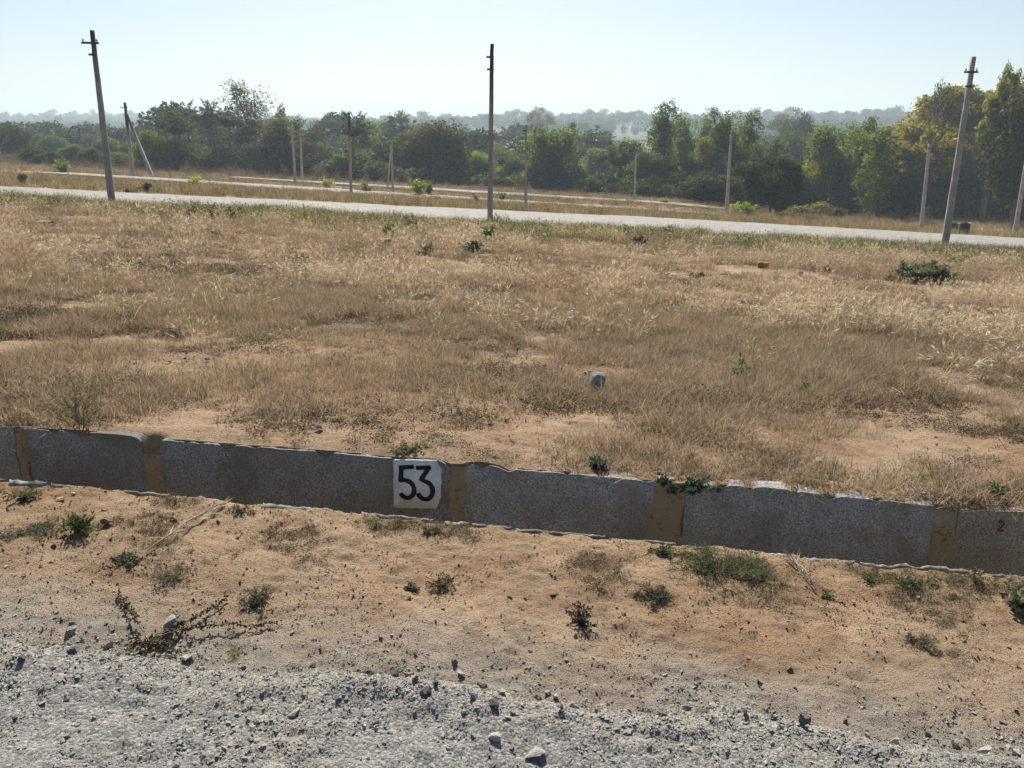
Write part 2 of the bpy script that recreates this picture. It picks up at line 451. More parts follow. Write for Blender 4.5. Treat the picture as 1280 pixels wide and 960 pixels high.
M['scrub'] = leaf_mat('dry_scrub', [(0.0, (0.07, 0.052, 0.04)), (0.5, (0.16, 0.12, 0.085)), (1.0, (0.27, 0.21, 0.14))], 0.25, warm=(1.1, 1.0, 0.8))

# ------------------------------------------------------------------ ground sheet with the drain cut into it
def grid_mesh(name, X, Y, Z, mat, smooth=True):
    nr, nc = X.shape
    V = np.stack([X, Y, Z], -1).reshape(-1, 3)
    i = np.arange(nr - 1)[:, None] * nc; j = np.arange(nc - 1)[None, :]
    f = np.stack([i + j, i + j + 1, i + nc + j + 1, i + nc + j], -1).reshape(-1, 4)
    b = MB(); b.add(V, f)
    return b.build(name, mat, None, smooth)

def ground_sheet():
    rows = list(np.arange(-20, 1.3, 0.3)) + list(np.arange(1.3, LIP - 0.03, 0.0095)) + [LIP - 0.022, LIP - 0.012]
    nb = len(rows)
    rows += [LIP - 0.008, FACE + 0.018]
    rows += [FACE + 0.020, FACE + 0.026, FACE + 0.034, FACE + 0.044, FACE + 0.055]
    y = FACE + 0.068
    while y < 6.5: rows.append(y); y += 0.016
    while y < 45: rows.append(y); y *= 1.009
    while y < 4600: rows.append(y); y *= 1.032
    rows = np.array(rows)
    c = np.linspace(-1, 1, 460)
    c = 0.42 * c + 0.58 * c ** 3
    wd = 7.0 + 0.95 * np.maximum(rows, 0)
    X = wd[:, None] * c[None, :] - 0.118 * np.maximum(rows, 0)[:, None]
    Y = np.repeat(rows[:, None], len(c), 1)
    Z = terrain(X, Y)
    tr = (rows > LIP - 0.010) & (rows < FACE + 0.019)
    Z[tr] = (-CROSS * X[tr]) - 0.42
    o = grid_mesh('ground', X, Y, Z, M['soil'])
    return tag(o, kind='structure')
ground_sheet()

def gravel_top(X, Y):
    """surface of the gravel road in front; it dips under the soil along a ragged edge"""
    e = 1.962 + 0.018 * np.clip(X, -2.5, 2.5) + 0.16 * (fbm(X / 0.45, Y / 0.45, 201, 4) - 0.5) + 0.10 * (fbm(X / 1.6, X * 0 + 3, 207, 2) - 0.5)
    d = e - Y
    lift = np.where(d > 0, 0.012 + 0.022 * np.exp(-((d - 0.09) / 0.1) ** 2) * sstep(0, .05, d), 0.35 * d)
    lift = np.maximum(lift, -0.05)
    rough = 0.008 * (fbm(X / 0.05, Y / 0.07, 211, 3) - 0.5) + 0.024 * (fbm(X / 0.4, Y / 0.4, 215, 2) - 0.5)
    return terrain(X, Y) + lift + rough * sstep(-0.02, 0.04, d), d

def gravel_road():
    ys = np.concatenate([np.arange(-20, 1.35, 0.3), np.arange(1.35, 2.32, 0.008)])
    c = np.linspace(-1, 1, 420); c = 0.35 * c + 0.65 * c ** 3
    X = 9.0 * np.repeat(c[None, :], len(ys), 0) - 0.25
    Y = np.repeat(ys[:, None], len(c), 1)
    Z, _ = gravel_top(X, Y)
    tag(grid_mesh('gravel_road', X, Y, Z, M['gravel']), kind='structure')
gravel_road()

def polyline(P, x):
    P = np.array(P, float)
    return np.interp(x, P[:, 0], P[:, 1])

ROAD_NEAR = [(-120, 17), (-40, 25.6), (-22, 28.3), (-10, 30.6), (0, 32.0), (16, 34.2), (40, 37), (120, 46)]
ROAD_FAR = [(-120, 24), (-45, 33), (-28, 35.3), (-16, 37.1), (-4, 38.6), (8, 41.2), (25, 44), (45, 47), (120, 56)]
def ribbon(name, near, far, x0, x1, lift, mat, nx=500, ny=14, taper=0.0, seed=0):
    x = np.linspace(x0, x1, nx)
    a = polyline(near, x); b = polyline(far, x)
    if taper:
        k = sstep(x1, x1 - taper, x); m = (a + b) / 2
        a = m + (a - m) * k; b = m + (b - m) * k
    a = a + 0.5 * (fbm(x / 1.3, x * 0 + seed, 301, 3) - 0.5); b = b + 0.9 * (fbm(x / 1.9, x * 0 + seed, 305, 3) - 0.5)
    t = np.array([0, 0.012, 0.03] + list(np.linspace(0.06, 0.94, ny)) + [0.97, 0.988, 1.0])
    prof = np.array([-0.15, lift * 0.75, lift] + [lift * (1 + 0.15 * math.sin(q * math.pi)) for q in np.linspace(0.06, 0.94, ny)] + [lift, lift * 0.6, -0.15])
    X = np.repeat(x[None, :], len(t), 0)
    Y = a[None, :] + (b - a)[None, :] * t[:, None]
    Z = terrain(X, Y) + prof[:, None] + 0.03 * (fbm(X / 0.8, Y / 0.8, 311, 3) - 0.5)
    return tag(grid_mesh(name, X, Y, Z, mat), kind='structure')
ribbon('field_road', ROAD_NEAR, ROAD_FAR, -110, 110, 0.13, M['road'], 900)
TRACK_A = ([(-90, 83), (-43, 75.2), (-21, 71.0), (-8, 69.5), (6, 68.8), (14, 68.6)], [(-90, 89), (-43, 81.2), (-21, 77), (-8, 75.6), (6, 74.6), (14, 74)])
TRACK_B = ([(-60, 97), (-30, 93), (-10, 90.2), (11, 89.4), (16, 89)], [(-60, 102), (-30, 98), (-10, 95.4), (11, 94.2), (16, 93.8)])
ribbon('gravel_track', *TRACK_A, -58, 12, 0.2, M['road'], 400, 8, 3, 3)
ribbon('gravel_track', *TRACK_B, -46, 14, 0.25, M['road'], 400, 8, 4, 7)

def on_plane(u, v, Y):
    d = ray(u, v); t = Y / d[1]
    return np.array([d[0] * t, Y, EYE + d[2] * t])

# ------------------------------------------------------------------ the drain: far wall of granite slabs with mortar joints
wall = empty('drain_wall', (0, FACE, 0))
tag(wall, 'long granite slab drain wall with ochre mortar joints and a painted 53', 'wall')
def slab(name, u0, u1, tops, mat, y0=FACE, thick=0.09, seed=0, lean0=0, lean1=0, rough=0.006, bottom=-0.34):
    """a rough slab of the wall between photograph columns u0 and u1; tops = (u, v) along its upper edge"""
    T = np.array([on_plane(u, v, y0) for u, v in tops])
    xa, xb = on_plane(u0, tops[0][1], y0)[0], on_plane(u1, tops[-1][1], y0)[0]
    nx = max(4, int((xb - xa) / 0.014)); nz = 22
    s = np.linspace(0, 1, nx); q = np.linspace(0, 1, nz)
    S, Q = np.meshgrid(s, q)
    x0 = xa + lean0 * (1 - Q); x1 = xb + lean1 * (1 - Q)
    e = (0.012 if seed < 10 else 0.045) * (fbm(Q * 5, Q * 0 + seed, 401, 4) - 0.5)
    X = (x0 + e) + (x1 - x0 + e) * S
    topz = np.interp(X[-1], T[:, 0], T[:, 2]) + 0.006 * (fbm(X[-1] / 0.04, X[-1] * 0 + seed, 405, 4) - 0.5)
    bz = bottom - CROSS * X[0]
    Z = bz[None, :] + (topz - bz)[None, :] * Q
    Y = y0 + rough * 2 * (fbm(X / 0.06, Z / 0.06, 411 + seed, 4) - 0.5) + 0.012 * (fbm(X / 0.4, Z / 0.4, 421 + seed, 2) - 0.5)
    Y += 0.004 * sstep(0.95, 1.0, Q) ** 2 + 0.010 * (sstep(0.025, 0, S) + sstep(0.975, 1, S))
    chip_ = np.clip(fbm(X[-1] / 0.07, X[-1] * 0 + seed, 441, 3) - 0.60, 0, 1) * 0.09
    Z[-1] -= chip_; Z[-2] -= chip_ * 0.6; Y[-1] += chip_ * 0.6; topz = Z[-1].copy()
    rows = []
    n1 = 5
    for k in range(0, n1):                                     # top face going back, then the back
        f = k / (n1 - 1)
        zt = topz + 0.008 * (k > 0) * (fbm(X[-1] / 0.03, X[-1] * 0 + k * 3, 431 + seed, 2) - 0.5) - 0.006 * f
        rows.append((X[-1][None], (Y[-1] + thick * f)[None], zt[None]))
    rows.append((X[-1][None], (Y[-1] + thick)[None], (topz - 0.2)[None]))
    b = MB()
    for X_, Y_, Z_ in ((X, Y, Z), tuple(np.concatenate([r[i] for r in rows]) for i in range(3))):     # face, then top and back: a crisp arris between
        nr, nc = X_.shape
        i = np.arange(nr - 1)[:, None] * nc; j = np.arange(nc - 1)[None, :]
        b.add(np.stack([X_, Y_ - FACE, Z_], -1).reshape(-1, 3), np.stack([i + j, i + j + 1, i + nc + j + 1, i + nc + j], -1).reshape(-1, 4))
    for c in (0, nc - 1):                                      # end faces
        m = np.stack([X[:nz, c], Y[:nz, c] - FACE, Z[:nz, c]], -1); k = m.copy(); k[:, 1] = y0 - FACE + thick
        f = np.array([(a, a + 1, nz + a + 1, nz + a) for a in range(nz - 1)])
        b.add(np.concatenate([m, k]), f if c else f[:, ::-1])
    return b.build(name, mat, wall, True)
SL = [slab('stone_slab', -430, 13, [(-430, 496), (-160, 521), (-40, 531), (8, 535)], M['granite'], seed=1),
      slab('stone_slab', 27, 176, [(27, 538), (30, 536), (60, 538), (110, 541), (164, 545), (173, 550), (176, 558)], M['granite'], seed=2),
      slab('stone_slab', 198, 563, [(198, 557), (201, 551), (260, 555), (345, 561), (420, 567), (492, 574), (549, 576), (557, 581), (563, 589)], M['granite'], seed=3),
      slab('stone_slab', 578, 818, [(578, 587), (581, 582), (603, 581), (625, 585), (636, 591), (646, 588), (700, 592), (760, 597), (816, 603)], M['granite'], seed=4),
      slab('stone_slab', 858, 1172, [(858, 608), (860, 606), (905, 607), (958, 610), (1000, 615), (1045, 621), (1100, 625), (1169, 633), (1172, 636)], M['granite'], seed=5),
      slab('stone_slab', 1200, 1800, [(1200, 638), (1290, 641), (1480, 660), (1800, 690)], M['brown_granite'], seed=6)]
B9 = FACE + 0.010
slab('mortar_joint', 8, 32, [(6, 541), (36, 541)], M['mortar'], B9, 0.08, 11)
slab('mortar_joint', 170, 202, [(168, 566), (206, 568)], M['mortar'], B9, 0.08, 12)
slab('mortar_joint', 558, 584, [(556, 583), (586, 584)], M['mortar'], B9, 0.08, 13)
slab('mortar_joint', 812, 862, [(810, 603), (866, 606)], M['mortar'], B9 - 0.006, 0.09, 14)
slab('mortar_joint', 1166, 1204, [(1164, 636), (1208, 638)], M['mortar'], B9 - 0.004, 0.09, 15)

# white painted square with the number, and the small red mark
def strip(b, P, wd, y):
    """flat stroke through the points P (x, z) lying at depth y"""
    P = np.array(P, float); d = np.gradient(P, axis=0); d /= np.linalg.norm(d, axis=1)[:, None]
    nrm = np.stack([-d[:, 1], d[:, 0]], 1); w_ = (np.broadcast_to(np.asarray(wd, float), (len(P),)) * (1 + R.normal(0, .045, len(P))))[:, None]
    for off in (0.0,):
        a = P + nrm * w_ / 2; c = P - nrm * w_ / 2
        v = [(p[0], y, p[1]) for p in a] + [(p[0], y, p[1]) for p in c] + [(p[0], y + 0.004, p[1]) for p in a] + [(p[0], y + 0.004, p[1]) for p in c]
        n = len(P); f = []
        for i in range(n - 1):
            f += [(i, i + 1, n + i + 1, n + i), (2 * n + i, 2 * n + i + 1, i + 1, i), (n + i, n + i + 1, 3 * n + i + 1, 3 * n + i)]
        f += [(0, n, 3 * n, 2 * n), (n - 1, 2 * n - 1, 4 * n - 1, 3 * n - 1)]
        b.add(v, f)
def arc(c, rx, rz, a0, a1, n=22):
    a = np.radians(np.linspace(a0, a1, n)); return [(c[0] + rx * math.cos(q), c[1] + rz * math.sin(q)) for q in a]
def number_panel():
    yp = FACE - 0.008
    P = [on_plane(u, v, yp) for u, v in ((491.5, 574.5), (545, 576.5), (551.5, 587), (551, 622), (545, 636), (492, 634.5))]
    n = 9; out = []
    for i in range(6):
        a, b_ = P[i], P[(i + 1) % 6]
        for k in range(n):
            p = a + (b_ - a) * k / n
            out.append((p[0] + R.uniform(-.0022, .0022), p[2] + R.uniform(-.0022, .0022)))
    b = MB(); m = len(out)
    b.add([(x, yp - FACE, z) for x, z in out] + [(x, yp - FACE + 0.009, z) for x, z in out],
          [tuple(range(m))[::-1]] + [(i, (i + 1) % m, m + (i + 1) % m, m + i) for i in range(m)])
    pan = b.build('number_panel', M['white'], SL[2]); pan['label'] = 'white painted square with a black 53'
    def q(u, v):
        p = on_plane(u, v, yp); return (p[0], p[2])
    y = yp - FACE - 0.002
    k = abs(q(501, 600)[0] - q(500, 600)[0])
    t = 5.6 * k
    five = MB()
    c = q(508.5, 611.5)
    strip(five, [q(499, 584.5), q(507, 584.0), q(517.5, 583.2)], t, y)
    strip(five, [q(501.7, 582.6), q(501.4, 590), q(500.8, 602.3)], t, y - 0.0006)
    strip(five, [q(499.4, 601.2), q(503, 599)] + arc(c, 9.2 * k, 11.4 * k, 84, -150, 26), t, y - 0.0012)
    f = five.build('numeral', M['black'], pan); f['label'] = 'black painted figure 5'
    three = MB(); c = q(531.5, 613)
    strip(three, [q(520, 584.8), q(528, 584.6), q(538.4, 584.2)], t, y)
    strip(three, [q(537.4, 583), q(533, 589.5), q(526.5, 598.8)], t, y - 0.0006)
    strip(three, [q(525, 597.6), q(529, 600.2)] + arc(c, 9.6 * k, 11.8 * k, 78, -160, 26), t, y - 0.0012)
    f = three.build('numeral', M['black'], pan); f['label'] = 'black painted figure 3'
    for p in (f,): pass
    red = MB(); yr = FACE - 0.012
    def r(u, v):
        p = on_plane(u, v, yr); return (p[0], p[2])
    k = abs(r(501, 600)[0] - r(500, 600)[0]); c = r(1252, 655.5)
    strip(red, arc(c, 3.0 * k, 2.8 * k, 150, -60, 12) + [r(1249.5, 661), r(1247.6, 663.5), r(1250, 664.6), r(1254.5, 662.8)], 1.15 * k, yr - FACE)
    red.build('red_mark', M['red'], SL[5])
number_panel()

# stones capping the joints of the far wall, and the dark fill above the open joint
def hull(n, size, seed, flat=0.6, tint=0.5):
    rr = np.random.default_rng(seed)
    p = rr.normal(size=(n, 3)); p /= np.linalg.norm(p, axis=1)[:, None]
    p *= rr.uniform(0.6, 1.05, n)[:, None] * np.array([1, rr.uniform(.65, .95), flat])
    bm = bmesh.new()
    for q in p: bm.verts.new(q * size)
    g = bmesh.ops.convex_hull(bm, input=bm.verts)
    bmesh.ops.delete(bm, geom=[v for v in bm.verts if not v.link_faces], context='VERTS')
    return bm
def rock_mesh(name, seed, mat, n=16, flat=0.6, smooth=False, sub=0):
    n = 9 + seed % 4 if n <= 24 else n
    bm = hull(n, 0.5, seed, flat)
    if sub:
        bmesh.ops.subdivide_edges(bm, edges=bm.edges[:], cuts=2, use_grid_fill=True)
        bmesh.ops.triangulate(bm, faces=bm.faces[:])
        for v in bm.verts:
            a = v.co
            k = float(fbm(a.x * 5 + seed, a.y * 5 + a.z * 4, 77, 3)) - 0.5
            v.co = a * (1 + 0.22 * k)
    me = bpy.data.meshes.new(name); bm.to_mesh(me); bm.free()
    me.materials.append(mat)
    return me
ROCKS = {k: [rock_mesh(k, 100 * i + s, M[k], 15 + s % 3 * 4, 0.5 + 0.12 * (s % 3), sub=1) for s in range(5)]
         for i, k in enumerate(('stone', 'pale_stone', 'dark_stone', 'clod'))}
cap = part('cap_stone', rock_mesh('cap_stone', 901, M['pale_stone'], 18, 0.35, sub=1), wall)
p = on_plane(836, 599, FACE + 0.05); cap.location = (p[0], 0.05, p[2]); cap.scale = (0.15, 0.10, 0.09); cap.rotation_euler = (0.1, 0.2, 0.3)
cap = part('cap_stone', rock_mesh('cap_stone', 902, M['pale_stone'], 18, 0.35, sub=1), wall)
p = on_plane(1184, 633, FACE + 0.05); cap.location = (p[0], 0.045, p[2]); cap.scale = (0.17, 0.11, 0.05)
cap = part('cap_stone', rock_mesh('cap_stone', 903, M['pale_stone'], 18, 0.35, sub=1), wall)
p = on_plane(20, 535, FACE + 0.05); cap.location = (p[0], 0.045, p[2]); cap.scale = (0.13, 0.12, 0.05)

# near wall of the drain: a broken concrete edge almost level with the soil
lip = empty('drain_lip', (0, LIP, 0))
tag(lip, 'broken pale concrete edge of the drain, half buried in the sandy soil', 'kerb')
def lip_piece(u0, u1, v0, v1, up=0.008, back=0.09, seed=0, name='edge_slab'):
    xa, xb = on_plane(u0, v0, LIP)[0], on_plane(u1, v1, LIP)[0]
    n = max(8, int((xb - xa) / 0.012)); x = np.linspace(xa, xb, n)
    ends = sstep(0, 0.018, (x - xa)) * sstep(0, 0.018, (xb - x))
    up = up * (0.85 if up > .03 else 0.25)
    zt = -CROSS * x + up * (0.2 + 0.8 * ends) + 0.011 * (fbm(x / 0.05, x * 0 + seed, 501, 4) - 0.5) + 0.014 * (fbm(x / 0.4, x * 0 + seed, 503, 2) - 0.5)
    fr = -0.6 * back * (0.25 + 0.9 * fbm(x / 0.08, x * 0 + seed, 507, 4)) * (0.25 + 0.75 * ends)
    zt = np.minimum(zt, terrain(x, x * 0 + LIP - 0.03) + 0.007)
    if up > .03:
        zt = -CROSS * x + up * (0.25 + 0.65 * (x - xa) / (xb - xa) + 0.5 * (fbm(x / 0.25, x * 0, 521, 2) - .5)) + 0.010 * (fbm(x / 0.03, x * 0, 523, 4) - .5); fr = -0.045 + 0.035 * (fbm(x / 0.03, x * 0, 525, 3) - .5)
    rows = [(0.012 + 0 * x, zt * 0 - 0.4 - CROSS * x), (0.012 + 0.012 * (fbm(x / .05, x * 0 + 9, 511 + seed, 2) - .5), zt - 0.012), (-0.004 + 0 * x, zt),
            (fr * 0.5, zt + 0.004), (fr, zt - 0.004), (fr - 0.001, zt - 0.010), (fr - 0.001, zt - 0.15)]
    b = MB()
    for k, (yy, zz) in enumerate(rows): pass
    Xg = np.repeat(x[None], len(rows), 0); Yg = np.stack([r[0] for r in rows]); Zg = np.stack([r[1] for r in rows])
    Zg[2:5] += (0.004 if up > .03 else 0.007) * (R.random(Zg[2:5].shape) - 0.5)
    nr, nc = Xg.shape
    i = np.arange(nr - 1)[:, None] * nc; j = np.arange(nc - 1)[None, :]
    f = np.stack([i + j, i + nc + j, i + nc + j + 1, i + j + 1], -1).reshape(-1, 4)
    b.add(np.stack([Xg, Yg, Zg], -1).reshape(-1, 3), f)
    for c in (0, nc - 1): b.add(np.stack([Xg[:, c], Yg[:, c], Zg[:, c]], -1), [tuple(range(nr)) if c else tuple(range(nr))[::-1]])
    return b.build(name, M['concrete'], lip, False)
for k, (u0, u1, v0, v1, up, back) in enumerate([(-430, 8, 560, 603, .01, .05), (14, 62, 603, 611, .015, .09), (66, 128, 611, 617, .004, .05), (150, 215, 620, 625, .010, .05), (222, 272, 625, 629, .012, .06),
        (330, 398, 633, 639, .016, .07), (452, 545, 641, 650, .006, .05), (556, 588, 651, 654, .014, .07), (590, 640, 654, 659, .008, .05), (645, 760, 660, 672, .006, .035), (764, 848, 673, 681, .008, .04),
        (852, 1000, 682, 698, .013, .06), (1004, 1068, 699, 705, .004, .07), (1074, 1220, 706, 722, .031, .05), (1228, 1800, 724, 790, .0, .05)]):
    lip_piece(u0, u1, v0, v1, up, back, k)

# ------------------------------------------------------------------ loose stones one can point to
def rock(u, v, wpx, kind='stone', label=None, group=None, flat=1.0, lift=0.25, name='stone', tall=1.0):
    p = at(u, v); s = px_size(p) * wpx
    if p[1] < 2.25:
        p[2] = max(p[2], float(gravel_top(np.array([p[0]]), np.array([p[1]]))[0][0]))
    me = ROCKS[kind][int(R.integers(5))]
    o = bpy.data.objects.new(name, me); C.objects.link(o)
    o.scale = (s, s * R.uniform(.75, 1.0), s * flat * tall)
    o.rotation_euler = (R.uniform(-.3, .3), R.uniform(-.3, .3), R.uniform(0, 6.28))
    o.location = (p[0], p[1], p[2] + s * flat * tall * lift * 0.6)
    return tag(o, label, 'stone' if name == 'stone' else 'clod', group)
NEARBY = [(60, 'below the left end of the wall'), (180, 'below the short left slab'), (300, 'below the dead creeper'), (430, 'below the lone dark grey tuft'), (530, 'below the number 53'), (620, 'below the joint beside 53'),
          (760, 'below the black dried weed'), (870, 'below the broad brown joint'), (1000, 'below the green grass clump'), (1130, 'below the raised edge slab'), (9999, 'below the right end of the wall')]
TONE = {'stone': 'grey', 'pale_stone': 'pale', 'dark_stone': 'dark', 'clod': 'reddish'}
def labels(items, what, near=NEARBY):
    """a label of its own for each (u, v, size, kind): tone, landmark, then order among its like"""
    key = [(TONE.get(k, k), next(n for m, n in near if u < m)) for u, v, s, k in items]
    out = []
    for i, q in enumerate(key):
        same = sorted([j for j in range(len(items)) if key[j] == q], key=lambda j: items[j][0])
        n = len(same); r = same.index(i)
        w_ = '' if n == 1 else (('left', 'right')[r] + ' of two, ' if n == 2 else ('left', 'middle', 'right')[r] + ' of three, ' if n == 3 else ('leftmost', 'second', 'third', 'fourth', 'fifth', 'sixth')[r] + ' from left, ')
        out.append('%s %s, %s%s' % (q[0], what, w_, q[1]))
    return out
ROCKS['round_stone'] = [rock_mesh('boulder', 951 + i, M['pale_stone'], 34, 0.85, sub=1) for i in range(5)]
G1 = 'broken stones along the gravel edge'
L1 = 'grey broken stone lying along the ragged edge of the gravel road'
EDGE = [(89, 797, 20, 'stone'), (138, 807, 16, 'stone'), (95, 827, 20, 'dark_stone'), (304, 838, 14, 'dark_stone'), (148, 828, 14, 'pale_stone'), (391, 834, 11, 'dark_stone'),
        (463, 851, 16, 'dark_stone'), (512, 852, 19, 'stone'), (567, 832, 14, 'dark_stone'), (576, 846, 14, 'stone'), (627, 876, 18, 'pale_stone'), (591, 887, 18, 'stone'),
        (498, 876, 14, 'pale_stone'), (534, 881, 19, 'dark_stone'), (580, 907, 11, 'pale_stone'), (685, 864, 15, 'pale_stone'), (695, 869, 14, 'pale_stone'), (673, 868, 12, 'stone'), (715, 886, 16, 'stone'),
        (859, 883, 14, 'stone'), (825, 896, 20, 'dark_stone'), (702, 900, 10, 'dark_stone'), (795, 889, 11, 'stone'), (1085, 916, 12, 'pale_stone'), (1117, 925, 20, 'pale_stone'), (1002, 917, 26, 'dark_stone'),
        (1057, 901, 12, 'dark_stone'), (1230, 939, 20, 'pale_stone'), (1087, 926, 12, 'dark_stone'), (545, 872, 14, 'dark_stone'), (520, 868, 12, 'dark_stone'), (640, 905, 12, 'dark_stone'),
        (120, 818, 14, 'stone'), (175, 815, 15, 'stone'), (60, 812, 12, 'dark_stone'), (30, 838, 14, 'dark_stone'), (744, 895, 14, 'stone'), (905, 893, 12, 'stone'), (930, 903, 14, 'dark_stone'), (965, 910, 14, 'stone'), (1160, 915, 12, 'dark_stone'), (1195, 928, 14, 'stone')]
for (u, v, k, kind), lb in zip(EDGE, labels(EDGE, 'broken stone at gravel edge')):
    rock(u, v, k * 1.15, kind, lb, G1)
G2 = 'stones lying in the gravel road'
L2 = 'flat grey stone set in the crushed gravel of the road'
INROAD = [(227, 935, 18, 'pale_stone'), (368, 904, 22, 'pale_stone'), (97, 868, 18, 'pale_stone'), (86, 883, 14, 'dark_stone'), (195, 850, 12, 'stone'), (262, 868, 16, 'pale_stone'), (330, 880, 12, 'stone'),
        (432, 905, 12, 'stone'), (455, 935, 13, 'pale_stone'), (150, 945, 16, 'dark_stone'), (780, 915, 12, 'stone'), (905, 940, 13, 'stone'), (1010, 945, 14, 'pale_stone'), (845, 925, 11, 'dark_stone'), (255, 952, 18, 'stone'), (20, 905, 14, 'dark_stone'), (150, 905, 10, 'stone'), (560, 945, 12, 'stone')]
for (u, v, k, kind), lb in zip(INROAD, labels(INROAD, 'flat stone in gravel road')):
    rock(u, v, k, kind, lb, G2, 0.6, 0.1)
rock(214, 783, 30, 'round_stone', 'rounded pale stone standing alone on the sandy soil near dead stalks', None, 0.95, 0.5)
rock(236, 824, 30, 'pale_stone', 'flat whitish stone at the gravel edge below the pale round stone', None, 0.45, 0.4)
rock(90, 787, 18, 'dark_stone', 'dark stone topping a small heap at the left gravel edge', None, 0.9, 0.5)
rock(495, 850, 22, 'dark_stone', 'dark rounded stone at the gravel edge below the number 53', None, 0.9, 0.4)
rock(601, 862, 30, 'dark_stone', 'dark slanting flat stone on the gravel edge', None, 0.6, 0.4)
rock(619, 897, 32, 'dark_stone', 'large dark angular stone half buried in gravel', None, 0.6, 0.3)
rock(620, 934, 28, 'pale_stone', 'large pale stone with slanting top in the gravel road', None, 0.8, 0.3)
rock(668, 949, 38, 'stone', 'largest grey rock at the bottom edge of the gravel road', None, 0.6, 0.2)
rock(317, 924, 22, 'pale_stone', 'tan whitish flat stone in the grey gravel', None, 0.5, 0.3)
rock(782, 922, 26, 'pale_stone', 'long thin splinter of stone in the gravel', None, 0.3, 0.3)
rock(878, 890, 24, 'clod', 'brownish pale stone at the gravel edge on the right', None, 0.7, 0.4)
rock(895, 885, 18, 'pale_stone', 'white stone beside the brownish stone at the gravel edge', None, 0.6, 0.4)
rock(1146, 933, 27, 'pale_stone', 'bright flat stone in the stony heap at the right gravel edge', None, 0.5, 0.4)
rock(1270, 939, 26, 'pale_stone', 'pale stone at the right end of the gravel edge', None, 0.6, 0.4)
rock(545, 780, 9, 'pale_stone', 'small white stone with dark base on open sandy soil', None, 0.9, 0.5)
rock(477, 802, 9, 'dark_stone', 'small dark pebble on the soil above the gravel edge', None, 0.9, 0.4)
rock(949, 856, 12, 'dark_stone', 'small black and white stone alone on the right soil', None, 1.2, 0.5)
rock(76, 623, 13, 'pale_stone', 'white stone beside the left part of the drain edge', None, 0.7, 0.4)
rock(91, 618, 11, 'pale_stone', 'second white stone close behind the first at the drain edge', None, 0.7, 0.4)
rock(168, 677, 9, 'pale_stone', 'little white stone between weeds below the left drain', None, 0.9, 0.4)
rock(1147, 745, 11, 'stone', 'small grey stone on soil below the raised drain edge', None, 0.7, 0.4)
rock(1067, 751, 8, 'pale_stone', 'small whitish pebble on red soil right of centre', None, 0.8, 0.4)
rock(1156, 621, 12, 'stone', 'pinkish grey stone behind the right end of the wall', None, 0.9, 0.5)
rock(1021, 579, 22, 'pale_stone', 'flat white stone on dry ground behind the granite wall', None, 0.45, 0.5)
rock(747, 490, 32, 'round_stone', 'big grey boulder standing in the dry grass field', None, 1.0, 0.55)
rock(655, 473, 14, 'pale_stone', 'flat pale stone in short grass left of the boulder', None, 0.45, 0.4)
rock(732, 465, 10, 'pale_stone', 'small pale stone just behind the boulder', None, 0.7, 0.4)
rock(215, 437, 12, 'pale_stone', 'pale stone on the bare patch at left of field', None, 0.8, 0.5)
rock(260, 453, 13, 'dark_stone', 'dark flat stone on the bare patch at left of field', None, 0.7, 0.5)
rock(213, 454, 14, 'clod', 'reddish clod of soil on the bare patch at left', None, 0.7, 0.5, 'clod')
rock(336, 420, 15, 'pale_stone', 'long pale stone at the back of the bare patch', None, 0.5, 0.5)
rock(400, 538, 14, 'stone', 'grey pointed stone behind the wall left of number 53', None, 0.9, 0.5)
rock(1170, 508, 14, 'dark_stone', 'dark purple stone in the short grass on the right', None, 0.8, 0.5)
rock(1110, 493, 20, 'clod', 'large tan soil clod at the edge of tall grass', None, 0.6, 0.4, 'clod')
rock(981, 478, 11, 'dark_stone', 'dark stone under the tall pale grass', None, 0.8, 0.5)
rock(135, 657, 22, 'clod', 'tan soil clod beside the green weed at left', None, 0.7, 0.4, 'clod')
rock(218, 650, 20, 'clod', 'dark red soil clod below the left drain edge', None, 0.7, 0.4, 'clod')
rock(1254, 745, 22, 'clod', 'tan clod by the pale weeds at the right end', None, 0.7, 0.4, 'clod')
G3 = 'small stones in the short dry grass'
INGRASS = [(544, 508, 9, 'dark_stone'), (553, 498, 8, 'pale_stone'), (575, 520, 8, 'pale_stone'), (613, 535, 9, 'clod'), (472, 520, 9, 'clod'), (983, 555, 11, 'stone'), (885, 490, 13, 'dark_stone'),
        (480, 517, 7, 'clod'), (300, 470, 9, 'stone'), (180, 440, 8, 'clod'), (1065, 520, 9, 'stone'), (860, 520, 8, 'pale_stone')]
BACK = [(250, 'on the bare patch at left'), (430, 'behind the long left slab'), (600, 'behind the number 53'), (760, 'left of the big boulder'), (920, 'right of the big boulder'), (9999, 'under tall pale grass at right')]
for (u, v, k, kind), lb in zip(INGRASS, labels(INGRASS, 'small stone in dry grass', BACK)):
    rock(u, v, k, kind, lb, G3, 0.8, 0.4)
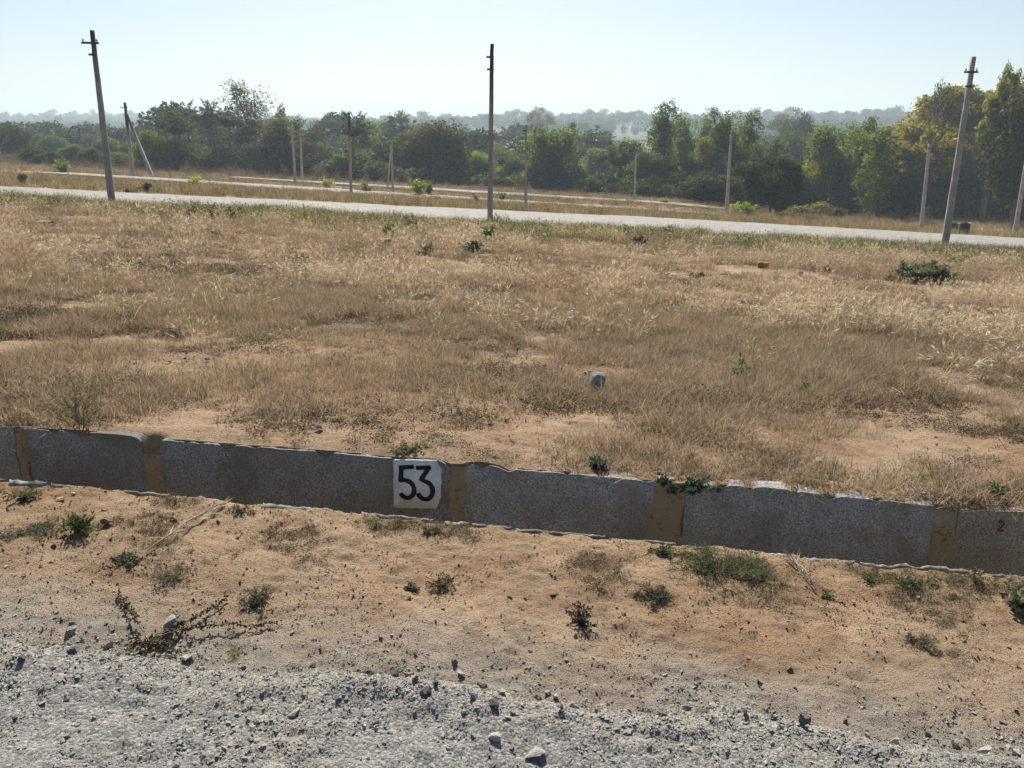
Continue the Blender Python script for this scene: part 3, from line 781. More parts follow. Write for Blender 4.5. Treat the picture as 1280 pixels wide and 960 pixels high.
# ------------------------------------------------------------------ scattering (only for what nobody could count)
def scatter(name, protos, P, scale, rotz, idx, tilt=0.0, label=None, cat=None):
    """one object: protos instanced on the points P"""
    n = len(P)
    me = bpy.data.meshes.new(name)
    me.vertices.add(n); me.vertices.foreach_set('co', np.asarray(P, np.float32).ravel())
    rot = np.zeros((n, 3), np.float32); rot[:, 2] = rotz
    if tilt: rot[:, :2] = R.normal(0, tilt, (n, 2))
    a = me.attributes.new('rot', 'FLOAT_VECTOR', 'POINT'); a.data.foreach_set('vector', rot.ravel())
    a = me.attributes.new('scl', 'FLOAT_VECTOR', 'POINT')
    s = np.asarray(scale, np.float32); s = np.repeat(s[:, None], 3, 1) if s.ndim == 1 else s
    a.data.foreach_set('vector', s.ravel().astype(np.float32))
    a = me.attributes.new('pick', 'INT', 'POINT'); a.data.foreach_set('value', np.asarray(idx, np.int32))
    o = bpy.data.objects.new(name, me); C.objects.link(o)
    col = bpy.data.collections.new(name + '_kinds')
    for i, m in enumerate(protos):
        q = bpy.data.objects.new('%s_kind_%02d' % (name, i), m); col.objects.link(q)
    g = bpy.data.node_groups.new(name, 'GeometryNodeTree')
    g.interface.new_socket('Geometry', in_out='INPUT', socket_type='NodeSocketGeometry')
    g.interface.new_socket('Geometry', in_out='OUTPUT', socket_type='NodeSocketGeometry')
    N = g.nodes.new; gi, go = N('NodeGroupInput'), N('NodeGroupOutput')
    ci = N('GeometryNodeCollectionInfo'); ci.inputs[0].default_value = col
    ci.inputs['Separate Children'].default_value = True; ci.inputs['Reset Children'].default_value = True
    ip = N('GeometryNodeInstanceOnPoints'); ip.inputs['Pick Instance'].default_value = True
    def attr(nm, dt):
        a = N('GeometryNodeInputNamedAttribute'); a.data_type = dt; a.inputs[0].default_value = nm
        return a.outputs[0]
    g.links.new(gi.outputs[0], ip.inputs['Points']); g.links.new(ci.outputs[0], ip.inputs['Instance'])
    g.links.new(attr('pick', 'INT'), ip.inputs['Instance Index'])
    e2r = N('FunctionNodeEulerToRotation'); g.links.new(attr('rot', 'FLOAT_VECTOR'), e2r.inputs[0])
    g.links.new(e2r.outputs[0], ip.inputs['Rotation'])
    g.links.new(attr('scl', 'FLOAT_VECTOR'), ip.inputs['Scale']); g.links.new(ip.outputs[0], go.inputs[0])
    md = o.modifiers.new('scatter', 'NODES'); md.node_group = g
    return tag(o, label, None, None, 'stuff')

def spots(n, y0, y1, half=0.80, pad=2.5, power=1.0):
    """random points in the widening strip of ground that lies in view (and a margin) between y0 and y1"""
    X = []; Y = []
    while sum(map(len, X)) < n:
        y = np.sqrt(R.uniform(y0 * y0, y1 * y1, n * 2)) if power == 1 else R.uniform(y0, y1, n * 2)
        wmax = half * y1 + pad
        x = R.uniform(-wmax, wmax, n * 2) if power != 1 else R.uniform(-1, 1, n * 2) * (half * y + pad)
        X.append(x - 0.118 * y); Y.append(y)
    return np.concatenate(X)[:n], np.concatenate(Y)[:n]

# --- gravel chips, pebbles and crumbs of soil
def chip(name, seed, mat, flat=0.6, n=9):
    bm = hull(n, 0.5, seed, flat); me = bpy.data.meshes.new(name); bm.to_mesh(me); bm.free(); me.materials.append(mat); return me
CHIPS = [chip('chip', 700 + i, M[k], 0.36 + 0.08 * (i % 3), 8 + i % 4) for i, k in enumerate(['stone', 'stone', 'pale_stone', 'stone', 'stone', 'stone', 'stone', 'pale_stone'])]
CRUMB = [chip('crumb', 800 + i, M[k], 0.5, 9) for i, k in enumerate(['clod', 'clod', 'clod', 'clod', 'stone', 'pale_stone'])]
n = 110000
x, y = R.uniform(-2.7, 2.5, n), R.uniform(1.35, 2.32, n)
y = np.where(R.random(n) < 0.25, R.uniform(1.85, 2.15, n), y)
z, d = gravel_top(x, y)
keep = (d > -0.02) | (R.random(n) < np.exp(d * 6) * 0.65)
clump = fbm(x / 0.12, y / 0.12, 221, 3)
keep &= R.random(n) < 0.15 + 1.3 * sstep(0.4, 0.62, clump) + 0.6 * np.exp(-((d - 0.07) / 0.08) ** 2)
x, y, z = x[keep], y[keep], z[keep]
s = 0.0035 + 0.008 * R.random(len(x)) ** 2 + 0.020 * R.random(len(x)) ** 12
z = np.where(d[keep] < -0.01, terrain(x, y), z)
scatter('gravel_chips', CHIPS, np.stack([x, y, z + s * 0.04], -1), s, R.uniform(0, 6.28, len(x)), R.integers(0, len(CHIPS), len(x)), 0.25)

n = 120000
x, y = R.uniform(-2.8, 2.7, n), R.uniform(1.9, 2.99, n)
m = fbm(x / 0.16, y / 0.16, 231, 3)
keep = R.random(n) < 0.2 + 1.4 * sstep(0.45, 0.65, m)
x, y = x[keep], y[keep]
s = 0.002 + 0.005 * R.random(len(x)) ** 3 + 0.016 * R.random(len(x)) ** 26
scatter('soil_crumbs', CRUMB, np.stack([x, y, terrain(x, y) + s * 0.15], -1), s, R.uniform(0, 6.28, len(x)), R.integers(0, len(CRUMB), len(x)), 0.4)
x, y = spots(60000, 3.62, 9.5, 0.75, 1.5)
m = fbm(x / 0.4, y / 0.4, 235, 3); keep = R.random(len(x)) < 0.1 + 1.5 * sstep(0.45, 0.62, m)
x, y = x[keep], y[keep]; s = 0.003 + 0.010 * R.random(len(x)) ** 3 + 0.03 * R.random(len(x)) ** 26
scatter('field_crumbs', CRUMB, np.stack([x, y, terrain(x, y) + s * 0.12], -1), s, R.uniform(0, 6.28, len(x)), R.integers(0, len(CRUMB), len(x)), 0.4)

n = 1500
x, y = R.uniform(-2.8, 2.6, n), R.uniform(2.25, 2.98, n)
k = R.random(n) < 0.15 + sstep(0.5, 0.68, fbm(x / 0.35, y / 0.2, 237, 3)) * (0.4 + 0.6 * sstep(2.4, 2.8, y)); x, y = x[k], y[k]
s = 0.010 + 0.028 * R.random(len(x)) ** 3
scatter('soil_clods', [ROCKS['clod'][i] for i in range(5)], np.stack([x, y, terrain(x, y)], -1), np.stack([s, s, s * .7], -1), R.uniform(0, 6.28, len(x)), R.integers(0, 5, len(x)), 0.4)

# --- grass tufts
def tuft(name, mat, nb, h, spread, wid, lean=0.5, droop=0.6, tint=(0.2, 0.9), segs=4, heads=0.0):
    b = MB()
    base = R.normal(0, spread, (nb, 2)); az = R.uniform(0, 6.283, nb); ln = np.abs(R.normal(lean, 0.28, nb)); hh = h * R.uniform(0.45, 1.1, nb)
    dr = droop * R.uniform(0.3, 1.3, nb); ti = R.uniform(*tint, nb)
    t = np.linspace(0, 1, segs)
    dx = np.cos(az); dy = np.sin(az)
    ang = ln[:, None] + dr[:, None] * t[None, :] ** 1.3
    st = hh[:, None] / (segs - 1)
    rx = np.concatenate([np.zeros((nb, 1)), np.cumsum(np.sin(ang[:, :-1]) * st, 1)], 1); rz = np.concatenate([np.zeros((nb, 1)), np.cumsum(np.cos(ang[:, :-1]) * st, 1)], 1)
    px = base[:, 0, None] + rx * dx[:, None]; py = base[:, 1, None] + rx * dy[:, None]
    wv = wid * R.uniform(0.6, 1.3, nb)[:, None] * (1 - 0.85 * t[None, :] ** 1.5)
    tw = az + math.pi / 2 + R.normal(0, 0.5, nb)
    ox = np.cos(tw)[:, None] * wv / 2; oy = np.sin(tw)[:, None] * wv / 2
    v = np.stack([np.stack([px - ox, py - oy, rz - 0.01], -1), np.stack([px + ox, py + oy, rz - 0.01], -1)], 2).reshape(-1, 3)
    i = np.arange(nb)[:, None] * segs * 2; j = np.arange(segs - 1)[None, :] * 2
    f = np.stack([i + j, i + j + 1, i + j + 3, i + j + 2], -1).reshape(-1, 4)
    b.add(v, f, np.repeat(ti, segs * 2))
    if heads:
        k = R.random(nb) < heads; m = int(k.sum()); e = np.stack([px[k, -1], py[k, -1], rz[k, -1]], -1); q = np.stack([px[k, -2], py[k, -2], rz[k, -2]], -1)
        dd = e - q
        for _ in range(3): b.leaves(e - dd * 0.3 + R.normal(0, .004, (m, 3)), dd / (np.linalg.norm(dd, axis=1)[:, None]) + R.normal(0, .35, (m, 3)), 0.05 * h / 0.25, 0.006 * h / 0.25, np.clip(ti[k] + .1, 0, 1))
    return b.mesh(name, mat)
def mat_plant(name, mat, n, r, h, L, W, tint=(0.1, 0.9)):
    """a low mat of small leaves"""
    b = MB()
    P = R.normal(0, r * 0.5, (n, 3)); P[:, 2] = np.abs(R.normal(0, h * 0.5, n)) * np.exp(-(P[:, 0] ** 2 + P[:, 1] ** 2) / (r * r))
    D = R.normal(size=(n, 3)); D[:, 2] = np.abs(D[:, 2]) * 0.6
    b.leaves(P, D, L * R.uniform(.5, 1.2, n), W * R.uniform(.6, 1.2, n), R.uniform(*tint, n))
    return b.mesh(name, mat)
STRAW = [tuft('straw_tuft', M['straw'], 46, 0.15, 0.05, 0.0032, 0.5, 0.8, (0.1, 0.75)),
         tuft('straw_tuft', M['straw'], 40, 0.20, 0.06, 0.0032, 0.6, 0.9, (0.15, 0.85)),
         tuft('straw_tuft', M['straw'], 50, 0.13, 0.07, 0.0032, 0.8, 0.7, (0.05, 0.65)),
         tuft('straw_tuft', M['straw'], 34, 0.27, 0.05, 0.0036, 0.35, 1.0, (0.3, 1.0), heads=0.5),
         tuft('straw_tuft', M['straw'], 44, 0.22, 0.07, 0.0034, 0.5, 1.1, (0.2, 0.9), heads=0.3),
         tuft('olive_tuft', M['olive_grass'], 40, 0.16, 0.06, 0.0036, 0.5, 0.8, (0.1, 0.9))]
GREYS = [tuft('grey_tuft', M['grey_straw'], 46, 0.14, 0.05, 0.0034, 0.7, 0.8, (0.1, 0.9)), tuft('grey_tuft', M['grey_straw'], 44, 0.18, 0.06, 0.0034, 0.6, 1.0, (0.1, 0.9)), tuft('grey_tuft', M['grey_straw'], 52, 0.11, 0.08, 0.0034, 0.9, 0.7, (0.0, 0.8)),
         tuft('grey_tuft', M['grey_straw'], 36, 0.25, 0.05, 0.0036, 0.4, 1.1, (0.2, 1.0), heads=0.6), tuft('grey_tuft', M['straw'], 40, 0.17, 0.09, 0.0036, 1.1, 0.5, (0.2, 1.0)), tuft('grey_tuft', M['olive_grass'], 40, 0.15, 0.06, 0.0036, 0.6, 0.8, (0.1, 0.9))]
PALE = [tuft('pale_tuft', M['straw'], 30, 0.33, 0.06, 0.0034, 0.35, 1.4, (0.6, 1.0), 6, 0.7), tuft('pale_tuft', M['straw'], 26, 0.40, 0.07, 0.0034, 0.3, 1.5, (0.65, 1.0), 6, 0.8)]
SHORT = [tuft('short_tuft', M['straw'], 26, 0.07, 0.035, 0.0024, 0.8, 0.6, (0.1, 0.8), 3), tuft('short_tuft', M['straw'], 22, 0.10, 0.03, 0.0024, 0.7, 0.8, (0.2, 0.9), 3),
         tuft('short_tuft', M['olive_grass'], 24, 0.06, 0.035, 0.0026, 0.8, 0.6, (0.1, 0.8), 3)]
LITTER = [mat_plant('litter', M['litter'], 70, 0.07, 0.02, 0.014, 0.006), mat_plant('litter', M['litter'], 50, 0.05, 0.03, 0.012, 0.005), mat_plant('litter', M['litter'], 90, 0.10, 0.02, 0.016, 0.006),
          mat_plant('litter', M['scrub'], 70, 0.08, 0.03, 0.022, 0.004, (0.3, 1.0))]
SPRIG = [mat_plant('sprig', M['weed'], 50, 0.05, 0.04, 0.016, 0.008), tuft('sprig', M['weed'], 14, 0.07, 0.02, 0.005, 0.6, 0.6, (0.2, 0.9), 3), mat_plant('sprig', M['weed'], 80, 0.08, 0.025, 0.012, 0.007)]

BARE = [(-2.3, 5.8, 1.15, 1.15), (-0.9, 4.3, 1.2, 0.55), (-2.9, 4.6, 0.6, 0.5), (1.5, 5.0, 0.8, 0.35), (5.2, 15.7, 4.0, 0.75), (1.0, 14.2, 2.2, 0.5), (9.5, 17.0, 2.6, 0.7), (12.0, 22.5, 5.0, 0.7), (2.4, 4.1, 0.8, 0.25), (-8.0, 21.5, 3.0, 0.4)]
def bare(x, y):
    k = np.zeros_like(x)
    for cx, cy_, rx, ry in BARE:
        q = ((x - cx) / rx) ** 2 + ((y - cy_) / ry) ** 2
        k = np.maximum(k, np.exp(-q * q))
    return k
def grass_zone(name, protos, wts, n, y0, y1, smin, smax, dens, off=None, half=0.80, pad=2.5, alt=None):
    x, y = spots(n, y0, y1, half, pad)
    keep = R.random(n) < dens(x, y)
    x, y = x[keep], y[keep]
    s = R.uniform(smin, smax, len(x)) * (0.55 + 0.9 * fbm(x / 1.6, y / 1.1, 261, 3))
    idx = R.choice(len(protos), len(x), p=np.array(wts) / sum(wts))
    if alt: idx = idx + len(alt) * (fbm(x / 2.2, y / 1.3, 263, 4) + R.normal(0, .05, len(x)) > 0.52 - 0.10 * sstep(18, 27, y))
    protos = protos + (alt or [])
    z = terrain(x, y) + (off(x, y) if off else 0)
    return scatter(name, protos, np.stack([x, y, z], -1), s, R.uniform(0, 6.28, len(x)), idx, 0.16)
def on_road(x, y):
    return ((y > polyline(ROAD_NEAR, x) - 0.1) & (y < polyline(ROAD_FAR, x) + 0.1)) | ((y > polyline(TRACK_A[0], x)) & (y < polyline(TRACK_A[1], x)) & (x < 12)) | ((y > polyline(TRACK_A[0], x) - 1.2) & (y < polyline(TRACK_A[0], x)) & (x < 12) & (vnoise(x, y, 9) > .3)) | ((y > polyline(TRACK_B[0], x)) & (y < polyline(TRACK_B[1], x)) & (x < 14))

def d_field(x, y):
    front = 5.9 - 0.10 * x + 1.3 * (fbm(x / 1.2, y / 1.2, 271, 3) - 0.5) * 2
    k = sstep(-1.3, 0.7, y - front)
    p = fbm(x / 1.4, y / 1.4, 273, 4)
    p2 = fbm(x / 0.5, y / 0.35, 274, 3)
    return np.clip(k * (0.05 + 0.8 * sstep(0.40, 0.6, p) + 0.5 * sstep(0.45, 0.65, p2)), 0, 1) * (1 - 0.93 * bare(x, y)) * ~on_road(x, y)
grass_zone('dry_grass', STRAW, [3, 3, 3, 1.0, 2, 1.2], 11000, 4.6, 10.5, 0.55, 1.1, d_field, alt=GREYS)
grass_zone('dry_grass', STRAW, [3, 3, 3, 1.0, 1.6, 1.3], 17000, 10.5, 19, 0.7, 1.3, d_field, alt=GREYS)
grass_zone('dry_grass', STRAW, [3, 3, 3, 1.0, 1.6, 1.6], 23000, 19, 32.5, 0.9, 1.7, d_field, alt=GREYS)
def d_pale(x, y):
    p = fbm(x / 1.8, y / 1.0, 281, 3)
    return sstep(0.50, 0.68, p) * sstep(6.4, 7.4, y + 0.12 * x) * (1 - bare(x, y)) * ~on_road(x, y) * (0.45 + 0.6 * sstep(-3, 3, x))
grass_zone('pale_grass', PALE, [1, 1], 3000, 6.2, 14, 0.7, 1.0, d_pale)
grass_zone('pale_grass', PALE, [1, 1], 3600, 14, 30, 0.9, 1.4, d_pale)
def d_short(x, y):
    p = fbm(x / 0.7, y / 0.7, 291, 4)
    return sstep(0.39, 0.58, p) * (1 - 0.65 * bare(x, y))
grass_zone('short_grass', SHORT, [3, 3, 1.5], 72000, FACE + 0.07, 9.5, 0.6, 1.7, d_short, None, 0.75, 1.5)
def d_lit(x, y):
    p = fbm(x / 0.45, y / 0.45, 293, 4)
    return sstep(0.46, 0.62, p) * (1 - 0.5 * bare(x, y))
grass_zone('withered_litter', LITTER, [3, 2, 3, 4], 38000, FACE + 0.07, 11, 0.5, 1.3, d_lit, None, 0.75, 1.5)
grass_zone('withered_litter', LITTER, [3, 2, 3, 4], 12000, 9.5, 24, 1.0, 2.4, lambda x, y: sstep(0.47, 0.6, fbm(x / 1.6, y / 1.1, 294, 4)) * ~on_road(x, y))
grass_zone('green_sprigs', SPRIG, [2, 1, 2], 3200, 8, 27, 0.8, 2.2, lambda x, y: sstep(0.48, 0.62, fbm(x / 1.5, y / 1.5, 296, 3)))
grass_zone('green_sprigs', SPRIG, [2, 1, 2], 1100, FACE + 0.12, 8, 0.4, 1.0, lambda x, y: sstep(0.45, 0.62, fbm(x / 0.8, y / 0.8, 295, 3)), None, 0.75, 1.5)
def d_sh(x, y):
    p = fbm(x / 0.3, y / 0.3, 297, 4)
    return sstep(0.50, 0.66, p) * sstep(2.28, 2.6, y) * (0.35 + 0.8 * sstep(2.6, 2.9, y))
x, y = R.uniform(-2.8, 2.6, 16000), R.uniform(2.2, 2.97, 16000)
k = R.random(16000) < d_sh(x, y); x, y = x[k], y[k]
scatter('shoulder_litter', LITTER + SHORT + SPRIG[:1], np.stack([x, y, terrain(x, y)], -1), R.uniform(0.18, 0.55, len(x)), R.uniform(0, 6.28, len(x)), R.integers(0, 8, len(x)), 0.1)

# --- verge of the far road, the strips between roads and the scrub before the trees
VERGE = [tuft('verge_tuft', M['verge'], 40, 0.36, 0.12, 0.010, 0.4, 0.8, (0.1, 0.9)), tuft('verge_tuft', M['straw'], 40, 0.32, 0.10, 0.006, 0.4, 0.9, (0.2, 0.9), heads=0.3), tuft('verge_tuft', M['verge'], 30, 0.34, 0.10, 0.014, 0.5, 0.7, (0.1, 0.9)), mat_plant('verge_weed', M['weed'], 120, 0.22, 0.25, 0.07, 0.025)]
def d_verge(x, y):
    e = polyline(ROAD_NEAR, x) - y
    return (np.exp(-((e - 1.0) / 1.4) ** 2) + 0.45 * np.exp(-((e - 3.0) / 3.0) ** 2)) * (e > 0.05) * (0.35 + 0.9 * sstep(0.4, 0.6, fbm(x / 2.5, y / 2.5, 321, 3))) * (0.5 + 0.5 * sstep(-17, -13, x))
grass_zone('verge_grass', VERGE, [5, 2, 4, 1.6], 60000, 22, 38, 0.7, 1.35, d_verge, half=0.85, pad=4)
STRIP = [tuft('strip_tuft', M['straw'], 44, 0.36, 0.14, 0.010, 0.45, 0.8, (0.15, 0.9), 3), tuft('strip_tuft', M['straw'], 44, 0.45, 0.14, 0.010, 0.35, 0.8, (0.05, 0.8), 3), tuft('strip_tuft', M['olive_grass'], 40, 0.40, 0.14, 0.012, 0.4, 0.7, (0.1, 0.9), 3), mat_plant('strip_weed', M['scrub'], 90, 0.3, 0.35, 0.10, 0.02)]
grass_zone('strip_grass', STRIP, [3, 2, 4, 0.8], 26000, 35, 74, 0.7, 1.4, lambda x, y: (0.45 + 0.8 * sstep(0.35, 0.6, fbm(x / 4, y / 4, 331, 3))) * ~on_road(x, y) * (y > polyline(ROAD_FAR, x) + 0.1), half=0.85, pad=4)
grass_zone('strip_grass', STRIP, [3, 2, 4, 1.2], 20000, 74, 128, 1.0, 1.8, lambda x, y: (0.4 + 0.8 * sstep(0.35, 0.6, fbm(x / 6, y / 6, 333, 3))) * ~on_road(x, y), half=0.85, pad=4)
SCRUB = [mat_plant('scrub', M['scrub'], 260, 0.9, 1.5, 0.35, 0.06), mat_plant('scrub', M['scrub'], 260, 0.8, 2.2, 0.40, 0.06), tuft('scrub', M['scrub'], 60, 1.5, 0.4, 0.03, 0.3, 0.5, (0.1, 1.0), 3)]
def d_scrub(x, y):
    a = -(x / y + 0.118)                                   # rises towards the left
    return np.where(a > 0.22, 0.9, 0.28) * sstep(104, 112, y + 12 * sstep(-0.1, -0.3, a)) * (0.3 + 0.9 * sstep(0.4, 0.6, fbm(x / 7, y / 7, 341, 3)))
grass_zone('dry_scrub', SCRUB, [3, 2, 3], 5200, 98, 152, 0.55, 1.05, d_scrub, half=0.85, pad=5)
# ------------------------------------------------------------------ single plants
def unit(v): return v / (np.linalg.norm(v) + 1e-9)
def herb_meshes(h, r, ns, L, W, per, droop=0.35, lower=0.15, stemr=None, flat=0.0, forks=0, seed=0):
    """stems with leaves along them: returns (stem mesh builder, leaf mesh builder)"""
    rr = np.random.default_rng(seed + 50)
    S, F = MB(), MB(); stemr = stemr or h * 0.012
    def one(p0, d, ln, rad, lo):
        t = np.linspace(0, 1, 6); P = []
        q = np.array(p0, float); dd = np.array(d, float)
        for k in range(6):
            P.append(q.copy()); q = q + unit(dd) * ln / 5; dd = dd + rr.normal(0, 0.12, 3) + np.array([0, 0, -droop * 0.25])
        P = np.array(P); S.tube(P, rad * (1 - 0.7 * t), 4)
        n = max(1, int(per * min(2.0, ln / h))); k = lo + (1 - lo) * rr.random(n) ** 0.8
        Q = np.stack([np.interp(k, t, P[:, i]) for i in range(3)], -1)
        dirn = rr.normal(size=(n, 3)); dirn[:, 2] = dirn[:, 2] * 0.6 + 0.25
        F.leaves(Q, dirn, L * rr.uniform(.6, 1.2, n), W * rr.uniform(.6, 1.2, n), np.clip(rr.normal(0.5, 0.22, n), 0, 1))
        return P
    for i in range(ns):
        a = rr.uniform(0, 6.283); e = rr.uniform(0.05, 1.0) ** 0.7
        d = np.array([math.cos(a) * e * r, math.sin(a) * e * r, h * (1 - 0.55 * flat) * (1 - 0.4 * e * e)])
        hh = np.linalg.norm(d) * rr.uniform(0.75, 1.05); d = d / np.linalg.norm(d)
        P = one((rr.normal(0, r * .08), rr.normal(0, r * .08), -0.01), d, hh, stemr, lower)
        for _ in range(forks):
            m = P[int(rr.integers(1, 4))]; a = rr.uniform(0, 6.283)
            one(m, (math.cos(a) * .8, math.sin(a) * .8, 0.8 - flat * .6), hh * rr.uniform(.35, .6), stemr * 0.6, 0.1)
    return S, F
def plant(name, u, v, hpx, wpx, label, cat='plant', color=(0.08, 0.11, 0.045), ns=7, L=0.2, W=0.07, per=26, droop=0.35, flat=0.0, forks=1, group=None, mat='herb', stem='stem', lower=0.15, at_=None, lift=0.0, thin=1.0):
    p = at(u, v) if at_ is None else at_
    k = px_size(p); h, r = hpx * k * 0.9, wpx * k * 0.56; color = tuple((2.0 * q if name == 'bush' else 1.5 * (.75 * q + .25 * sum(color) / 3)) for q in color)
    o = empty(name, (p[0], p[1], p[2] + lift), R.uniform(0, 6.28))
    S, F = herb_meshes(h, r, ns, L * h, W * h, per, droop, lower, h * .012 * thin, flat, forks, int(R.integers(1e6)))
    S.build('stem', M[stem], o)
    f = F.build('foliage', M[mat], o); f.color = (*color, 1)
    return tag(o, label, cat, group)
GR, BG, OL, DK, YG, TN = (0.085, 0.125, 0.040), (0.055, 0.095, 0.065), (0.13, 0.13, 0.06), (0.045, 0.05, 0.035), (0.19, 0.21, 0.05), (0.24, 0.19, 0.11)
# behind the wall and in the field
plant('wispy_weed', 106, 541, 118, 92, 'tall wispy yellow-green weed growing behind the left wall slab', 'weed', (0.21, 0.19, 0.10), 9, 0.045, 0.007, 120, 0.12, forks=5, lower=.3, thin=.45)
plant('small_weed', 748, 582, 20, 22, 'small blue-green weed behind the wall right of number 53', 'weed', BG, 8, .5, .2, 16)
mw = plant('mat_weed', 872, 604, 11, 60, 'blue-green creeping weed spilling over the wall beside an ochre joint', 'weed', BG, 18, 0.8, 0.35, 20, flat=.5)
plant('mat_weed', 830, 597, 11, 34, 'small grey-green weed behind the pale stone on the wall joint', 'weed', BG, 10, .7, .3, 16, flat=.4)
plant('small_weed', 1241, 622, 30, 24, 'upright light green weed behind the wall at far right', 'weed', GR, 8, .35, .1, 18)
plant('mat_weed', 513, 562, 9, 50, 'low green weed patch just above the white number square', 'weed', (.12, .13, .06), 18, .6, .2, 18, flat=.5)
plant('sprout', 922, 470, 30, 26, 'dark green sprout with broad leaves at the foot of tall grass', 'plant', (.09, .13, .05), 4, .55, .16, 7, .1, forks=0)
plant('small_weed', 162, 390, 20, 20, 'bright green sprout in the dry grass at left', 'weed', GR, 5, .5, .15, 9, .1, forks=0)
plant('small_weed', 775, 397, 15, 16, 'small green sprout in the middle of the dry field', 'weed', GR, 5, .5, .18, 9, forks=0)
plant('small_weed', 1006, 491, 18, 24, 'green weed in short grass right of the broad leaved sprout', 'weed', GR, 7, .4, .12, 12)
plant('small_weed', 143, 338, 14, 26, 'green weed in the field left, behind the sprout', 'weed', GR, 8, .5, .18, 12)
plant('small_weed', 258, 348, 10, 12, 'single dark weed in the tan grass at left', 'weed', DK, 6, .5, .2, 10)
plant('small_weed', 236, 318, 11, 14, 'dark small weed near the left road edge field', 'weed', DK, 6, .5, .2, 10)
plant('low_bush', 1150, 354, 26, 86, 'wide low grey-green bush in the field at right', 'bush', (0.15, 0.17, 0.105), 70, .26, .10, 90, flat=.15, forks=3)
plant('shrub', 612, 303, 24, 20, 'bright green shrub at the foot of the middle pole', 'bush', (.10, .16, .035), 12, .22, .1, 40)
plant('shrub', 666, 303, 18, 24, 'green shrub right of the middle pole by the road', 'bush', (.09, .13, .04), 12, .3, .1, 30)
plant('dark_shrub', 591, 316, 20, 30, 'dark brown-green clump in dry grass left of green shrub', 'bush', DK, 14, .25, .08, 30)
plant('olive_shrub', 533, 320, 20, 26, 'olive green clump in the dry grass before the road', 'bush', OL, 14, .25, .06, 30)
plant('spiky_weed', 520, 290, 30, 40, 'spiky dark weed clump beside the road left of middle pole', 'weed', (.06, .075, .045), 16, .15, .03, 30, .05, forks=0)
plant('yellow_plant', 487, 298, 22, 18, 'yellow-green plant above the yellow marker block', 'plant', YG, 8, .35, .14, 16)
for u, l in ((242, 'leftmost of three dark upright weeds by the road verge'), (268, 'middle one of three dark upright weeds by the road verge'), (292, 'rightmost of three dark upright weeds by the road verge')):
    plant('upright_weed', u, 277, 27, 11, l, 'weed', DK, 4, .16, .05, 30, .05, forks=1, group='dark upright weeds by the road')
plant('dark_shrub', 798, 309, 20, 20, 'dark green shrub on the verge right of the middle pole', 'bush', (.05, .07, .03), 12, .25, .1, 30)
plant('dark_shrub', 837, 300, 22, 12, 'thin dark upright weed against the pale road', 'weed', DK, 5, .2, .06, 26, .05)
plant('dark_shrub', 876, 349, 12, 16, 'small dark clump on the bare reddish lane', 'bush', (.04, .055, .035), 10, .35, .12, 18)
plant('dark_shrub', 1000, 345, 9, 10, 'tiny dark weed on the reddish lane right of dark clump', 'weed', DK, 7, .35, .12, 14)
plant('dark_shrub', 1035, 342, 14, 14, 'dark green weed right of the yellow block in the field', 'weed', DK, 8, .3, .1, 18)
plant('brown_shrub', 1150, 320, 18, 22, 'brown dry shrub left of the orange block by right pole', 'bush', (.10, .085, .05), 12, .2, .06, 26)
plant('dark_shrub', 175, 268, 10, 14, 'dark weed on the verge right of the left pole', 'weed', DK, 8, .3, .1, 18)
plant('dark_shrub', 101, 265, 10, 10, 'dark weed on the verge left of the left pole', 'weed', DK, 7, .3, .1, 14)
plant('spiky_weed', 625, 285, 24, 26, 'grey spiky weeds touching the base of the middle pole', 'weed', (.08, .085, .055), 12, .12, .03, 30, .05, forks=0)
# on the soil in front of the drain
plant('small_weed', 100, 662, 34, 48, 'bright green leafy weed on soil below the left drain edge', 'weed', (.11, .14, .04), 16, .3, .07, 22, .3)
plant('mat_weed', 160, 706, 13, 66, 'low grey-green mat of weed on the left soil', 'weed', (.10, .12, .08), 24, .5, .18, 20, flat=.5)
plant('dry_tuft', 213, 724, 18, 66, 'grey dried tuft spread on the soil right of the weed mat', 'weed', (.15, .135, .09), 22, .4, .05, 18, flat=.4)
plant('dry_tuft', 322, 748, 24, 50, 'dark grey dried tuft standing alone on open soil', 'weed', (.10, .10, .075), 22, .3, .06, 22, flat=.1)
plant('dry_tuft', 292, 812, 18, 26, 'straw coloured tuft growing at the gravel edge', 'weed', (.32, .27, .15), 18, .6, .04, 8, .2, forks=0)
plant('small_weed', 303, 640, 14, 36, 'small green weed on the drain edge left of centre', 'weed', (.09, .11, .05), 12, .5, .14, 16, flat=.2)
plant('small_weed', 28, 622, 20, 44, 'green weeds below the wall at the left border', 'weed', (.09, .11, .055), 14, .4, .1, 18, flat=.2)
plant('dry_tuft', 42, 664, 16, 90, 'grey-brown dried weed patch at the left border', 'weed', (.12, .115, .08), 26, .5, .08, 22, flat=.5)
plant('dry_tuft', 514, 735, 14, 22, 'small dark dried clump below the number 53', 'weed', (.06, .065, .05), 14, .4, .1, 18)
plant('dry_tuft', 551, 733, 26, 46, 'dark branching dead weed right of the small dark clump', 'weed', (.07, .06, .045), 12, .25, .07, 14, forks=2)
plant('dry_tuft', 540, 668, 8, 30, 'dark leaf patch standing in for shadow in the hollow below the 53', 'weed', (.06, .05, .04), 16, .6, .2, 18, flat=.5)  # dark leaves put in to imitate the shadow in the hollow
plant('dry_tuft', 470, 658, 20, 14, 'thin grey-green sprig at the drain edge below slab', 'weed', (.12, .13, .09), 6, .3, .06, 14)
plant('dead_weed', 722, 780, 34, 62, 'black dried weed with stiff branches on open soil', 'weed', (.055, .05, .04), 12, .14, .08, 24, forks=3)
